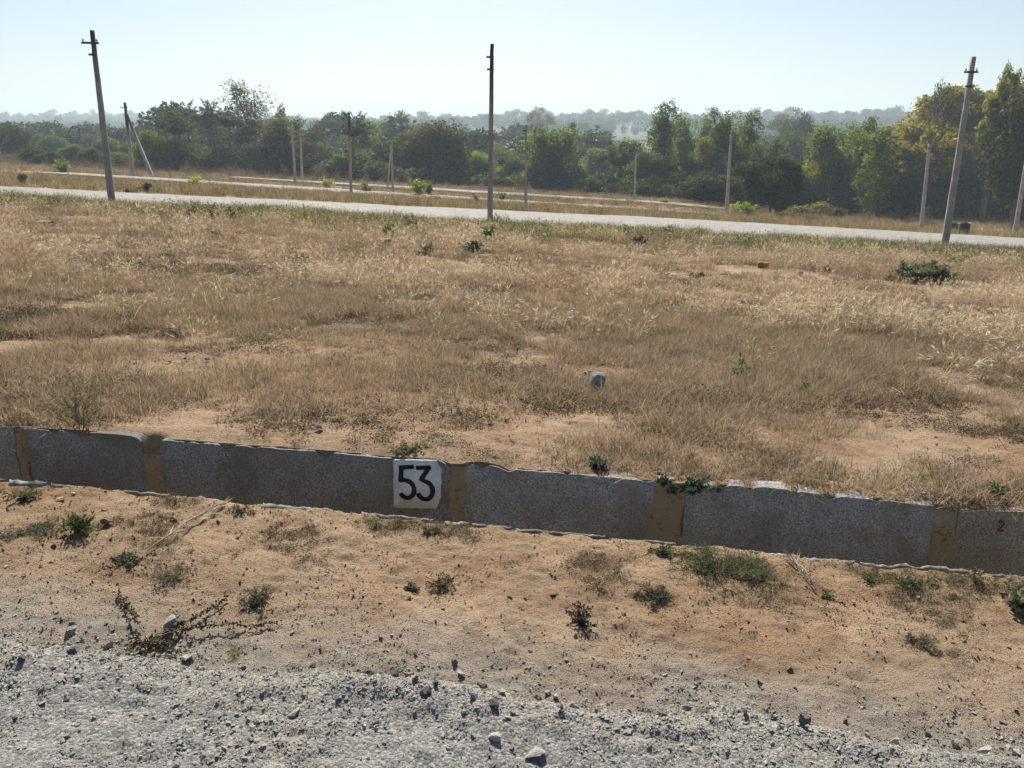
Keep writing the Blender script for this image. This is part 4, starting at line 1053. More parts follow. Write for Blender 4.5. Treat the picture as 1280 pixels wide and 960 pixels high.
plant('grass_clump', 885, 712, 22, 125, 'large green grassy clump below the wall right of centre', 'grass clump', (.10, .115, .058), 44, .6, .055, 18, flat=.4)
plant('grass_clump', 945, 724, 18, 70, 'smaller grassy patch trailing right of the large clump', 'grass clump', (.12, .13, .07), 30, .5, .06, 22, flat=.35)
plant('dry_tuft', 822, 750, 18, 76, 'dark dried grass patch in front of the large green clump', 'weed', (.10, .10, .065), 34, .45, .06, 20, flat=.45)
plant('small_weed', 832, 695, 12, 40, 'dark green weeds at the drain edge below the ochre joint', 'weed', (.09, .11, .055), 14, .5, .14, 18, flat=.3)
plant('small_weed', 1088, 725, 16, 34, 'small green weeds below the raised edge slab', 'weed', GR, 12, .4, .1, 16, flat=.2)
plant('small_weed', 1132, 730, 18, 40, 'green weeds in front of the raised edge slab', 'weed', (.09, .12, .05), 14, .4, .1, 16, flat=.2)
plant('small_weed', 1165, 728, 18, 16, 'light green sprig near the end of the raised edge slab', 'weed', (.14, .17, .06), 6, .4, .1, 14)
plant('pale_weed', 1270, 760, 50, 44, 'pale grey-green leafy weed at the right border below the wall', 'weed', (.19, .19, .12), 14, .22, .11, 26)
plant('pale_weed', 1222, 728, 30, 30, 'pale thin sprigs rising in front of the last slab', 'weed', (.24, .22, .13), 7, .16, .08, 16, .1)
plant('dry_tuft', 1145, 800, 16, 60, 'dull green dried patch on the soil at right', 'weed', (.12, .115, .065), 26, .5, .06, 20, flat=.45)
plant('dry_tuft', 1195, 818, 12, 70, 'flattened dark straw bundle on soil at lower right', 'weed', (.13, .12, .09), 30, .7, .03, 14, flat=.6)
plant('dry_tuft', 478, 880 - 210, 10, 20, 'tiny grey sprig beside the edge slab under number 53', 'weed', (.14, .14, .1), 6, .4, .08, 12)
plant('small_weed', 1035, 745, 16, 22, 'small green sprig on the red soil right of the clump', 'weed', (.10, .12, .05), 7, .4, .1, 12)
def dead_stalks():
    p = at(188, 808); o = empty('dead_creeper', p)
    tag(o, 'dead plant with long beaded seed stalks sprawling over sandy soil', 'dead plant')
    for ends in ([(172, 785), (160, 765), (149, 747)], [(215, 795), (245, 775), (285, 748)], [(240, 792), (290, 785), (345, 780)]):
        P = [np.array(p)] + [at(*q) for q in ends]; P = np.array(P)
        t = np.linspace(0, 3, 34); Q = np.stack([np.interp(t, range(4), P[:, i]) for i in range(3)], -1)
        Q[:, 2] = np.interp(t, [0, .4, 3], [0.03, .035, .015]) + terrain(Q[:, 0], Q[:, 1]); Q[:, :2] += R.normal(0, .002, (34, 2))
        S = MB().tube(Q - p, 0.0022, 5); S.build('stalk', M['stem'], o)
        B = MB(); n = 150; k = R.uniform(0.8, 3, n); k = np.round(k * 11) / 11
        c = np.stack([np.interp(k, t, Q[:, i]) for i in range(3)], -1) - p + R.normal(0, .003, (n, 3))
        B.leaves(c, R.normal(size=(n, 3)), 0.013, 0.008, R.uniform(0, .5, n)); B.build('seed_heads', M['litter'], o)
    B = MB(); n = 260; c = R.normal(0, [.055, .03, .008], (n, 3)); c[:, 2] = np.abs(c[:, 2]) + .004
    B.leaves(c, R.normal(size=(n, 3)), 0.022, 0.010, R.uniform(0, .7, n)); B.build('withered_leaves', M['litter'], o)
dead_stalks()
def straw_stalk(u0, v0, u1, v1, label):
    a, b = at(u0, v0), at(u1, v1); t = np.linspace(0, 1, 12)[:, None]
    Q = a + (b - a) * t; Q[:, 2] = terrain(Q[:, 0], Q[:, 1]) + 0.012 + 0.02 * np.sin(t[:, 0] * 3.1)
    o = empty('dry_stalk', a); S = MB().tube(Q - a, 0.003, 5); S.build('stem', M['pale_bark'], o)
    n = 60; k = R.uniform(0.2, 1, n)[:, None]; B = MB(); B.leaves((b - a) * k + [0, 0, 0.02], (b - a)[None] + R.normal(0, .12, (n, 3)), 0.07, 0.004, R.uniform(.4, 1, n)); B.build('dry_leaf', M['straw'], o)
    tag(o, label, 'dead plant')
straw_stalk(185, 695, 282, 634, 'long pale dry stalk lying across the soil towards the drain')
straw_stalk(1020, 742, 985, 705, 'dry grey stalk lying on red soil below the right wall')

# saplings and bushes between the roads
G4 = 'young bushes between the far roads'
for u, v, h, wd, col, lab in [(80, 218, 22, 20, (.13, .17, .05), 'green rounded bush in dry grass left of the left pole'), (245, 236, 20, 15, (.27, .25, .05), 'yellow bush at the start of the far gravel track'),
        (410, 235, 15, 17, (.24, .24, .06), 'yellow-green bush left of the far straight pole'), (458, 241, 17, 14, (.17, .15, .05), 'brownish bush right of the far straight pole'),
        (524, 246, 27, 18, (.20, .23, .05), 'tall yellow-green sapling beside the gravel tracks'), (536, 244, 22, 14, (.11, .15, .045), 'darker green sapling right of the yellow-green one'),
        (918, 267, 18, 16, (.27, .27, .05), 'yellow bush at the foot of the leaning right pole'), (934, 270, 22, 18, (.20, .23, .05), 'leafy green-yellow sapling right of the yellow bush'),
        (830, 256, 12, 14, (.22, .23, .05), 'small yellow-green bush before dark trees right of centre'), (185, 242, 16, 16, DK, 'dark spiky shrub at the foot of the slanting strut'),
        (30, 231, 16, 12, DK, 'dark weed cluster on the grass strip at far left'), (115, 238, 8, 12, DK, 'small dark bush just left of the left pole'),
        (628, 252, 16, 10, (.18, .2, .07), 'thin young tree just right of the middle pole'), (160, 242, 8, 10, DK, 'small dark bush just right of the left pole')]:
    plant('bush', u, v, h, wd, lab, 'bush', col, 10, .22, .09, 34, group=None)
plant('dead_sapling', 547, 254, 22, 16, 'leafless brown sapling on the strip left of the middle pole', 'sapling', (.10, .06, .04), 4, .08, .04, 14, forks=2)
plant('dead_sapling', 597, 258, 22, 10, 'reddish dry sapling close to the middle pole', 'sapling', (.17, .08, .05), 4, .14, .07, 16, forks=2)
plant('dead_sapling', 972, 250 + 15, 12, 14, 'tan dry seedling in front of dark trees right of centre', 'sapling', TN, 4, .3, .1, 16, forks=1)

# ------------------------------------------------------------------ marker blocks, drums
def block(u, v, wpx, hpx, label, mat='yellow', half=False):
    p = at(u, v); k = px_size(p); w_, h = wpx * k, hpx * k
    bm = bmesh.new(); bmesh.ops.create_cube(bm, size=1)
    bmesh.ops.scale(bm, vec=(w_, w_ * 0.75, h * 1.5), verts=bm.verts)
    bmesh.ops.bevel(bm, geom=bm.edges[:], offset=w_ * 0.06, segments=2, affect='EDGES')
    bmesh.ops.subdivide_edges(bm, edges=bm.edges[:], cuts=1, use_grid_fill=True)
    for q in bm.verts: q.co += Vector(R.normal(0, w_ * 0.015, 3))
    me = bpy.data.meshes.new('marker_block'); bm.to_mesh(me); bm.free(); me.materials.append(M[mat])
    o = bpy.data.objects.new('marker_block', me); C.objects.link(o)
    o.location = (p[0], p[1], p[2] + h * 0.1); o.rotation_euler = (R.normal(0, .06), R.normal(0, .06), R.uniform(-.3, .3))
    tag(o, label, 'marker stone')
block(481, 308, 14, 11, 'ochre yellow marker block below a yellow-green plant')
block(953, 335, 13, 9, 'yellow marker block in dry grass on the right field')
block(1157, 319, 10, 8, 'orange marker block beside the right leaning pole')
block(122, 262, 8, 6, 'orange marker block at the foot of the left pole')
block(57, 283, 18, 8, 'faded yellow marker block in the grass at left')

def drum(u, v, hpx, label, tilt=0.0, open_top=True):
    p = at(u, v); k = px_size(p); h = hpx * k; r = h * 0.36
    o = empty('plastic_drum', p, 0.4); o.rotation_euler = (tilt, tilt * .5, 0.4)
    prof = [(0.0, 0.02), (0.9, 0.02), (0.97, 0.06), (0.98, 0.28), (1.04, 0.31), (1.04, 0.35), (0.98, 0.38), (0.99, 0.64), (1.05, 0.67), (1.05, 0.71), (0.99, 0.74), (0.97, 0.93), (1.06, 0.95), (1.06, 1.0), (0.93, 1.0), (0.90, 0.93), (0.90, 0.15), (0.0, 0.15)]
    n = 20; th = np.arange(n) * 2 * math.pi / n; b = MB()
    v_ = np.concatenate([np.stack([a * r * np.cos(th), a * r * np.sin(th), np.full(n, z * h)], -1) for a, z in prof])
    m = len(prof); i = np.arange(m - 1)[:, None] * n; j = np.arange(n)[None]; k2 = (np.arange(n)[None] + 1) % n
    b.add(v_, np.stack([i + j, i + k2, i + n + k2, i + n + j], -1).reshape(-1, 4))
    b.build('drum_body', M['blue'], o, True)
    hd = MB()
    for s in (-1, 1):
        a = np.linspace(-0.5, 0.5, 7); hd.tube(np.stack([s * r * 1.07 * np.cos(a * .5), r * .5 * a * 2, h * 0.82 + 0.07 * h * np.cos(a * 3)], -1), h * 0.02, 5)
    hd.build('handle', M['steel'], o)
    tag(o, label, 'drum')
drum(1204, 296, 17, 'dark blue plastic drum by the road right of the leaning pole')
drum(1191, 292, 13, 'greyish blue drum half hidden behind the right leaning pole', 0.05)

# ------------------------------------------------------------------ concrete poles
def pole(u, v, ut, vt, wb, wt, label, mat='pole', arms=((0.975 - 0.04, 0.5),), strut=None, group='bare concrete power poles'):
    """(u, v) foot and (ut, vt) top in the photograph; arms = (fraction of height, half length m)"""
    p = at(u, v); q_ = top_z(ut, vt, p)
    k = px_size(p); d = np.array([cy, sy, 0])
    # where the top sits sideways: same distance, lean along the picture's horizontal
    H = q_ - p[2]
    rt = ray(ut, vt); rt = rt / np.linalg.norm(rt[:2]); dist = math.hypot(p[0], p[1])
    T = np.array([rt[0] * dist, rt[1] * dist, q_])
    o = empty('power_pole', p, YAW); tag(o, label, 'pole', group)
    rot = Matrix.Rotation(-YAW, 3, 'Z')
    T = np.array(rot @ Vector(T - p))
    ax = unit(T)
    def shaft(a, b, wa, wb_, name, m):
        a, b = np.array(a, float), np.array(b, float)
        z = unit(b - a); x = unit(np.cross(np.array([0, 1.0, 0]), z)); y = np.cross(z, x)
        mb = MB(); n = 24; c = 0.22
        sec = np.array([(-.5 + c, -.5), (.5 - c, -.5), (.5, -.5 + c), (.5, .5 - c), (.5 - c, .5), (-.5 + c, .5), (-.5, .5 - c), (-.5, -.5 + c)])
        V = []
        for i in range(n + 1):
            f = i / n; w_ = wa + (wb_ - wa) * f
            jit = 0.004 * R.normal(size=2)
            V.append(a + (b - a) * f + (sec[:, 0, None] * w_ + jit[0]) * x + (sec[:, 1, None] * w_ * 1.25) * y)
        i = np.arange(n)[:, None] * 8; j = np.arange(8)[None]; j2 = (j + 1) % 8
        mb.add(np.concatenate(V), np.stack([i + j, i + j2, i + 8 + j2, i + 8 + j], -1).reshape(-1, 4))
        mb.F.append(np.array([list(range(n * 8, n * 8 + 8))]))
        return mb.build(name, m, o)
    shaft(-ax * 0.4, T, wb * k, wt * k, 'shaft', M[mat])
    for f, ln in arms:
        c = T * f; x = unit(np.cross(np.array([0, 1.0, 0]), ax)); w_ = wt * k
        mb = MB(); off = -0.22 * ln if ln > 0.2 else -ln * .8
        a, b_ = c + x * (off - ln), c + x * (off + ln if ln < .2 else ln * 0.75)
        t = 0.035
        e = np.array([(-t, 0), (t, 0), (t, .012), (-t + .012, .012), (-t + .012, 2 * t), (-t, 2 * t)])
        yb = -w_ * 0.66
        va = [a + np.array([0, yb - q[1], 0]) + ax * q[0] for q in e] + [b_ + np.array([0, yb - q[1], 0]) + ax * q[0] for q in e]
        mb.add(va, [(i, (i + 1) % 6, 6 + (i + 1) % 6, 6 + i) for i in range(6)] + [tuple(range(6))[::-1], tuple(range(6, 12))])
        mb.box(c + np.array([-w_ * .62, -w_ * .75, -.03]), c + np.array([w_ * .62, -w_ * .63, .03]))
        arm = mb.build('cross_arm', M['steel'], o)
        if ln > .2:
            ins = MB()
            for s in (a + x * .06, b_ - x * .06):
                ins.tube([s + np.array([0, yb, 0.0]) , s + np.array([0, yb, .05]), s + np.array([0, yb, .06]), s + np.array([0, yb, .12])], [.012, .012, .03, .02], 8)
            ins.build('pin', M['steel'], arm)
    if strut:
        su, sv, f = strut; s = at(su, sv); s = np.array(rot @ Vector(s - p))
        shaft(s - unit(T * f - s) * .3, T * f, wb * k * .85, wt * k * .85, 'strut', M[mat])
    return o
pole(141, 261, 115, 38, 7.6, 4.3, 'leaning pole with dark top standing before the road at left', 'pole_dark', ((0.932, 0.30), (0.87, 0.09)))
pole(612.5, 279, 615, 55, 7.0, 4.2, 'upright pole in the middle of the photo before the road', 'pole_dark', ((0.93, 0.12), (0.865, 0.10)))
pole(1180, 312, 1217, 71, 7.7, 4.6, 'pale leaning pole beside the road at right with cross arm', 'pole', ((0.925, 0.26), (0.855, 0.11)))
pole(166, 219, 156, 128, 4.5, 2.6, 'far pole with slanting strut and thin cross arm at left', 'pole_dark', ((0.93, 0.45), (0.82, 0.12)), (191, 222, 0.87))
pole(369.5, 229, 364, 150, 3.2, 2.0, 'first of two slim poles close together before left trees', 'pole', ((0.93, 0.1),))
pole(378, 228, 375, 160, 3.0, 1.8, 'second of two slim poles close together before left trees', 'pole', ((0.93, 0.1),))
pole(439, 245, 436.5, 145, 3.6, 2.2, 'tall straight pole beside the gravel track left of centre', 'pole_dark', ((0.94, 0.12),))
pole(491, 240, 489.5, 175, 2.6, 2.0, 'pale pole with strut making a narrow letter A shape', 'pole', ((0.94, 0.1),), (484, 238, 0.96))
pole(657, 262, 657.5, 157, 3.4, 1.8, 'thin dark pole right of the middle pole before green trees', 'pole_dark', ((0.94, 0.1),))
pole(793, 251, 795, 196, 2.4, 1.8, 'short pale pole against the trees right of centre', 'pole', ())
pole(908, 268, 914, 168, 4.2, 2.4, 'leaning pale pole with yellow bushes at its foot', 'pole', ((0.9, 0.1),))
pole(1151, 290, 1162, 180, 4.4, 2.8, 'leaning pole just left of the big right pole', 'pole', ((0.95, 0.1),))
pole(1268, 296, 1284, 195, 5.0, 3.4, 'leaning pole cut by the right border of the photo', 'pole', ((0.9, 0.12),))
# ------------------------------------------------------------------ trees: every kind is built a few times, copies share the meshes
def limb(b, p0, p1, r0, r1, bend=0.12, n=6, rr=R):
    t = np.linspace(0, 1, n)[:, None]; p0, p1 = np.array(p0, float), np.array(p1, float)
    ln = np.linalg.norm(p1 - p0); o = rr.normal(0, bend * ln, 3)
    P = p0 + (p1 - p0) * t + o * (np.sin(t * math.pi))
    b.tube(P, (r0 + (r1 - r0) * t[:, 0]), 6); return P
def leaf_cloud(b, c, sig, n, L, W, droop=0.0, rr=R, tone=None):
    c = np.asarray(c, float)
    G = rr.normal(0, 1, (n, 3)); q = np.linalg.norm(G, axis=1)[:, None]; G = np.where(q > 1.9, G * 1.9 / q, G)
    P = c + G * np.asarray(sig)
    D = rr.normal(size=(n, 3)); D[:, 2] = D[:, 2] * 0.7 - droop
    tone = rr.normal(0.45, 0.20) if tone is None else tone
    b.leaves(P, D, L * rr.uniform(.5, 1.25, n), W * rr.uniform(.6, 1.3, n), np.clip(tone + rr.normal(0, 0.17, n), 0, 1))
def tree_round(seed, H=10, Wd=8, dens=1.0, low=0.08, lump=50, L=0.40, W=0.26):
    rr = np.random.default_rng(seed); T, K = MB(), MB()
    limb(T, (0, 0, -.3), (rr.normal(0, .2), rr.normal(0, .2), H * .45), .03 * H, .018 * H, .04, rr=rr)
    for i in range(lump):
        a = rr.uniform(0, 6.283); ph = math.asin(rr.uniform(-0.95, 1.0))
        q = rr.uniform(0.62, 1.0) * (1 + 0.18 * math.sin(3 * a + seed))
        c = np.array([math.cos(a) * math.cos(ph) * Wd * .42 * q, math.sin(a) * math.cos(ph) * Wd * .42 * q, H * (0.53 + low) + math.sin(ph) * H * .36 * q])
        if c[2] < H * .12: c[2] = H * .12
        if i % 2 == 0: limb(T, (0, 0, H * rr.uniform(.2, .45)), c, .011 * H, .003 * H, .1, rr=rr)
        s = rr.uniform(.07, .125) * H
        leaf_cloud(K, c, (s, s, s * .7), int(330 * dens), L, W, .15, rr)
    leaf_cloud(K, (0, 0, H * .5), (Wd * .2, Wd * .2, H * .18), int(1500 * dens), L, W, .1, rr, .4)
    return T, K
def tree_tall(seed, H=14, Wd=5, trunks=3, dens=1.0, bottom=0.25, L=0.42, W=0.22, airy=0.0):
    rr = np.random.default_rng(seed); T, K = MB(), MB()
    for k in range(trunks):
        a = rr.uniform(0, 6.283); off = 0 if trunks == 1 else rr.uniform(.1, .3) * Wd
        hh = H * rr.uniform(.74, 1.0) if k else H * .98
        base = np.array([math.cos(a) * off * .3, math.sin(a) * off * .3, -.3]); top = np.array([math.cos(a) * off, math.sin(a) * off, hh])
        P = limb(T, base, top, .014 * H, .003 * H, .03, 10, rr)
        nl = int(16 * dens)
        for i in range(nl):
            f = bottom + (1 - bottom) * (i + rr.random()) / nl
            q = np.array([np.interp(f, np.linspace(0, 1, 10), P[:, j]) for j in range(3)])
            rad = Wd * .5 * (1 - 0.75 * abs(f - .55) ** 1.3 / .5) * rr.uniform(.15, 1.15) * (.8 if trunks > 1 else 1)
            az = rr.uniform(0, 6.283); e = q + np.array([math.cos(az) * rad, math.sin(az) * rad, rad * rr.uniform(.1, .9)])
            e[2] = min(e[2], H * 1.0)
            limb(T, q, e, .005 * H * (1.2 - f), .0015 * H, .1, 5, rr)
            for m in range(2 if airy else 1):
                g = q + (e - q) * (1 if m == 0 else .6)
                s = rr.uniform(.024, .052) * H
                leaf_cloud(K, g, (s, s, s * 1.2), int((30 if airy else 130) * rr.uniform(.6, 1.3)), L, W, .7, rr)
    return T, K
def tree_bare(seed, H=10, Wd=7, leafy=0.3, trunk_r=.018):
    rr = np.random.default_rng(seed); T, K = MB(), MB()
    def grow(p, d, ln, r, lv):
        e = p + unit(d) * ln
        P = limb(T, p, e, r, r * .6, .06, 5, rr)
        if lv == 0 or r < .006:
            if rr.random() < leafy: leaf_cloud(K, e, .035 * H, 16, .30, .16, .2, rr)
            return
        for _ in range(3 if lv > 1 else 4):
            nd = unit(d) + rr.normal(0, .52, 3) * np.array([Wd / H * 1.2, Wd / H * 1.2, .6]); nd[2] = abs(nd[2]) * .8 + .1
            grow(P[int(rr.integers(2, 5))], nd, ln * rr.uniform(.55, .8), r * .55, lv - 1)
    grow(np.array([0, 0, -.2]), np.array([.05, 0, 1.0]), H * .36, trunk_r * H, 4)
    if not K.V: leaf_cloud(K, (0, 0, H * .7), (.2 * Wd, .2 * Wd, .1 * H), 30, .3, .16, .2, rr)
    return T, K
def tree_umbrella(seed, H=10, Wd=12, n=34):
    rr = np.random.default_rng(seed); T, K = MB(), MB()
    limb(T, (0, 0, -.3), (0, 0, H * .5), .03 * H, .022 * H, .03, 6, rr)
    for i in range(n):
        a = rr.uniform(0, 6.283); q = math.sqrt(rr.random()) * Wd * .5
        c = np.array([math.cos(a) * q, math.sin(a) * q, H * (.93 - .26 * (q / (Wd * .5)) ** 2) + rr.normal(0, .02 * H)])
        limb(T, (0, 0, H * rr.uniform(.35, .52)), c, .010 * H, .002 * H, .06, 6, rr)
        s = .05 * H; leaf_cloud(K, c, (s * 1.7, s * 1.7, s * .6), 70, .38, .22, .1, rr)
    return T, K
def tree_bamboo(seed, H=14, Wd=10, culms=40, bottom=.45):
    rr = np.random.default_rng(seed); T, K = MB(), MB()
    for i in range(culms):
        a = rr.uniform(0, 6.283); lean = rr.uniform(.15, 1.0) ** .6 * Wd * .5; hh = H * (1 - .38 * (lean / (Wd * .5)) ** 1.5) * rr.uniform(.8, 1.02)
        t = np.linspace(0, 1, 9); arch = t ** 2.2
        P = np.stack([math.cos(a) * (lean * arch + .5), math.sin(a) * (lean * arch + .5), hh * (np.sin(t * 1.45) / math.sin(1.45)) - .2], -1)
        T.tube(P, .055 * (1 - .8 * t), 5)
        for f in np.linspace(bottom, 1, 13):
            q = np.array([np.interp(f, t, P[:, j]) for j in range(3)])
            leaf_cloud(K, q + rr.normal(0, .25, 3), (.42, .42, .34), int(80 * rr.uniform(.5, 1.3)), .60, .17, .9, rr, rr.normal(.42 + .2 * f, .1))
    return T, K
def bush_mesh(seed, H=3, Wd=5, n=24, L=.34, W=.2):
    rr = np.random.default_rng(seed); T, K = MB(), MB()
    for i in range(n):
        a = rr.uniform(0, 6.283); q = math.sqrt(rr.random()) * Wd * .42
        c = np.array([math.cos(a) * q, math.sin(a) * q, H * rr.uniform(.25, .8) * (1 - .5 * (q / (Wd * .5)) ** 2)])
        limb(T, (c[0] * .2, c[1] * .2, -.1), c, .03, .012, .1, 5, rr)
        leaf_cloud(K, c, (Wd * .085, Wd * .085, H * .13), 260, L, W, .1, rr)
    return T, K
def frond_mesh(name, seed, ln=3.6, droop=1.3, npair=22, wid=.7, mat='leaf', a0=.95):
    rr = np.random.default_rng(seed); b = MB()
    t = np.linspace(0, 1, 9); ang = a0 - droop * t ** 1.3
    x = np.concatenate([[0], np.cumsum(np.cos(ang[:-1]) * ln / 8)]); z = np.concatenate([[0], np.cumsum(np.sin(ang[:-1]) * ln / 8)])
    P = np.stack([x, 0 * x, z], -1); b.tube(P, .035 * (1 - .8 * t), 4, .35)
    for s in (-1, 1):
        k = np.linspace(.12, .99, npair); Q = np.stack([np.interp(k, t, P[:, j]) for j in range(3)], -1)
        D = np.stack([.55 + 0 * k, s * np.ones(npair), -.45 - .3 * rr.random(npair)], -1) + rr.normal(0, .12, (npair, 3))
        b.leaves(Q, D, wid * np.sin(np.clip(k * 2.6 + .35, 0, 3.0)) * rr.uniform(.8, 1.2, npair) + .2, .16, np.clip(rr.normal(.45, .16, npair), 0, 1))
    return b.mesh(name, M[mat])
FRONDS = [frond_mesh('frond', 1, 3.6, 1.0, a0=1.3), frond_mesh('frond', 2, 3.4, 1.7, a0=1.05), frond_mesh('frond', 3, 3.2, 2.3)]
DATE_FRONDS = [frond_mesh('frond', 4, 3.3, .9, 26, .5), frond_mesh('frond', 5, 3.2, 1.5, 26, .5)]

KINDS = {}
def kind(nm, T, K, bark='bark', leafm='leaf'):
    KINDS.setdefault(nm, []).append((T.mesh('trunk', M[bark], True), K.mesh('crown', M[leafm]), None))
for s in range(3):
    kind('round', *tree_round(20 + s, 10, 9, 1.0))
    kind('tall', *tree_tall(30 + s, 14, 5.5, 4, 1.15, .14), 'pale_bark')
    kind('column', *tree_tall(40 + s, 12, 4.2, 2, 1.1, .12), 'pale_bark')
    kind('bush', *bush_mesh(50 + s))
for s in range(2):
    kind('airy', *tree_tall(61 + s, 16, 6.0, 4, .85, .45, .5, .16, 1.0), 'pale_bark')
    kind('bare', *tree_bare(70 + s, 10, 7, .35))
    kind('umbrella', *tree_umbrella(80 + s))
    kind('bamboo', *tree_bamboo(90 + s))
    kind('dome', *tree_round(97 + s, 8, 11, 1.3, .0, 40))
kind('plume', *tree_bamboo(95, 14, 7, 16, .70))
kind('twiggy', *tree_bare(77, 10, 5, .05, .012), 'pale_bark')
def dims(me):
    co = np.zeros(len(me.vertices) * 3, np.float32); me.vertices.foreach_get('co', co); co = co.reshape(-1, 3)
    lo, hi = np.percentile(co, 1.0, 0), np.percentile(co, 99.0, 0)
    return max(hi[0] - lo[0], hi[1] - lo[1]), float(np.percentile(co[:, 2], 99.7))
DIM = {k: [dims(c) for _, c, _ in v] for k, v in KINDS.items()}

def tree(name, knd, u, vtop, wpx, base, label, color, group=None, cat='tree', var=None, rz=None):
    """base = v of the foot where the photo shows it (float) or ('d', distance) where it is hidden"""
    p = beyond(u, base[1]) if isinstance(base, tuple) else at(u, base)
    H = max(1.0, top_z(u, vtop, p) - p[2]); Wm = wpx * px_size(p) * 1.15
    i = int(R.integers(len(KINDS[knd]))) if var is None else var
    t, c, _ = KINDS[knd][i]; w0, h0 = DIM[knd][i]
    s = (Wm / w0, Wm / w0, H / h0)
    o = empty(name, p, R.uniform(0, 6.28) if rz is None else rz, s)
    tr = part('trunk', t, o); cr = part('crown', c, o)
    k = R.uniform(.88, 1.12); cr.color = (color[0] * k, color[1] * k, color[2] * k, 1)
    return tag(o, label, cat, group)
def palm(u, vtop, base, label, group=None, hcrown=1.0, color=(0.050, 0.068, 0.040), name='palm_tree', date=False, nf=21, sc=1.0):
    p = beyond(u, base[1]) if isinstance(base, tuple) else at(u, base)
    H = top_z(u, vtop - 6, p) - p[2]; o = empty(name, p, R.uniform(0, 6.28))
    hc = max(1.2, H - 2.6 * sc)
    t = np.linspace(0, 1, 12)[:, None]; e = np.array([R.normal(0, .4), R.normal(0, .4), hc])
    P = np.array([0, 0, -.3]) + (e - np.array([0, 0, -.3])) * t; P[:, 0] += .05 * hc * np.sin(t[:, 0] * 2.5)
    r = (.19 if not date else .28) * (1.15 - .35 * t[:, 0]) * (1 + .06 * (np.arange(12) % 2))
    MB().tube(P, r, 8).build('trunk', M['bark'], o, True)
    fr = DATE_FRONDS if date else FRONDS
    for i in range(nf):
        me = fr[i * len(fr) // nf]
        f = part('frond', me, o, P[-1], (R.normal(0, .12), R.normal(0, .12) - (.25 if i < 5 else 0), i * 2.399 + R.normal(0, .15)), (sc * R.uniform(.85, 1.1),) * 3)
        k = R.uniform(.8, 1.2); f.color = (color[0] * k, color[1] * k, color[2] * k, 1)
    return tag(o, label, 'palm tree', group)

DKG, MDG, LTG, OLV, YGR, BRN, GLD = (.054, .072, .034), (.10, .138, .044), (.155, .21, .052), (.135, .135, .05), (.27, .27, .045), (.105, .085, .055), (.245, .205, .045)
# left part
tree('old_tree', 'dome', 17, 156, 34, ('d', 190), 'dark round-crowned tree at the far left edge of the photo', DKG)
tree('leaning_tree', 'twiggy', 3, 158, 22, 206.0, 'thin dark leaning trunk at the very left border', DKG)
for u, v, wd, d, c, l in [(46, 186, 30, 150, DKG, 'dark bushy tree in front of hazy woods at far left'), (62, 190, 28, 145, DKG, 'low dark rounded tree left of the green bush'), (92, 181, 26, 160, LTG, 'lighter green round tree left of the leaning pole'),
        (112, 185, 22, 150, MDG, 'dark green tree just left of the leaning pole'), (146, 190, 30, 150, MDG, 'green bushy tree between the two left poles'), (138, 172, 30, 200, OLV, 'hazy pale green tree behind the left leaning pole'),
        (70, 170, 30, 230, MDG, 'hazy tree rising behind the low dark rounded tree'), (118, 168, 24, 240, MDG, 'hazy dark tree left of the leaning pole, far back'), (30, 176, 28, 200, OLV, 'hazy scrubby tree beside the far left round tree'),
        (190, 164, 34, 135, LTG, 'green leafy tree right of the pole with slanting strut'), (166, 178, 26, 170, MDG, 'dark tree between the pole and its slanting strut'), (52, 168, 20, 250, MDG, 'small hazy tree behind the dark bushy tree at left')]:
    tree('broadleaf_tree', 'round', u, v, wd, ('d', d), l, c)
for u, v, d, l in [(222, 140, 150, 'leftmost palm of the palm group left of the tall airy tree'), (243, 136, 155, 'second palm from the left, tallest with drooping fronds'), (210, 147, 165, 'small palm at the left edge of the palm group'),
        (262, 145, 165, 'short palm between the two tallest palms'), (275, 137, 155, 'palm directly left of the brown bare tree top'), (292, 143, 150, 'rightmost palm next to the tall airy tree'), (232, 150, 140, 'low palm with dense dark fronds in the group')]:
    palm(u, v, ('d', d), l, 'palms of the left palm group', sc=1.12)
tree('bare_tree', 'bare', 268, 160, 56, 216.0, 'brown half-bare tree in front of the palms', BRN, var=0)
tree('broadleaf_tree', 'round', 222, 176, 52, ('d', 138), 'dark low tree under the leftmost palms', DKG)
tree('broadleaf_tree', 'column', 246, 180, 26, 214.0, 'pale green slim tree below the second palm', LTG)
tree('eucalyptus_tree', 'airy', 316, 101, 50, 216.0, 'tallest airy tree with sparse drooping leaves against the sky', OLV, var=0)
tree('broadleaf_tree', 'tall', 318, 152, 56, 216.0, 'dense green tree around the foot of the tallest airy tree', MDG, var=0)
tree('broadleaf_tree', 'tall', 345, 146, 44, ('d', 142), 'brownish green tree right of the tallest airy tree', OLV, var=1)
tree('broadleaf_tree', 'tall', 362, 143, 36, ('d', 146), 'green tree standing behind the two slim poles', MDG, var=2)
tree('spiky_tree', 'column', 358, 131, 15, ('d', 150), 'slim spiky treetop standing above the two slim poles', DKG)
tree('broadleaf_tree', 'round', 335, 180, 60, 220.0, 'dark low tree filling the gap left of the slim poles', DKG)
tree('bare_tree', 'bare', 393, 145, 34, ('d', 140), 'reddish half-bare tree right of the two slim poles', (.10, .072, .05), var=1)
tree('broadleaf_tree', 'round', 392, 178, 50, 222.0, 'dark undergrowth tree below the reddish half-bare tree', OLV)
tree('broadleaf_tree', 'dome', 424, 142, 50, ('d', 260), 'big hazy blue-grey tree left of the tall straight pole', DKG)
palm(441, 152, ('d', 135), 'palm behind the tall straight pole left of centre', None, sc=1.15)
tree('small_tree', 'column', 424, 193, 20, 226.0, 'small green rounded tree left of the tall straight pole', LTG)
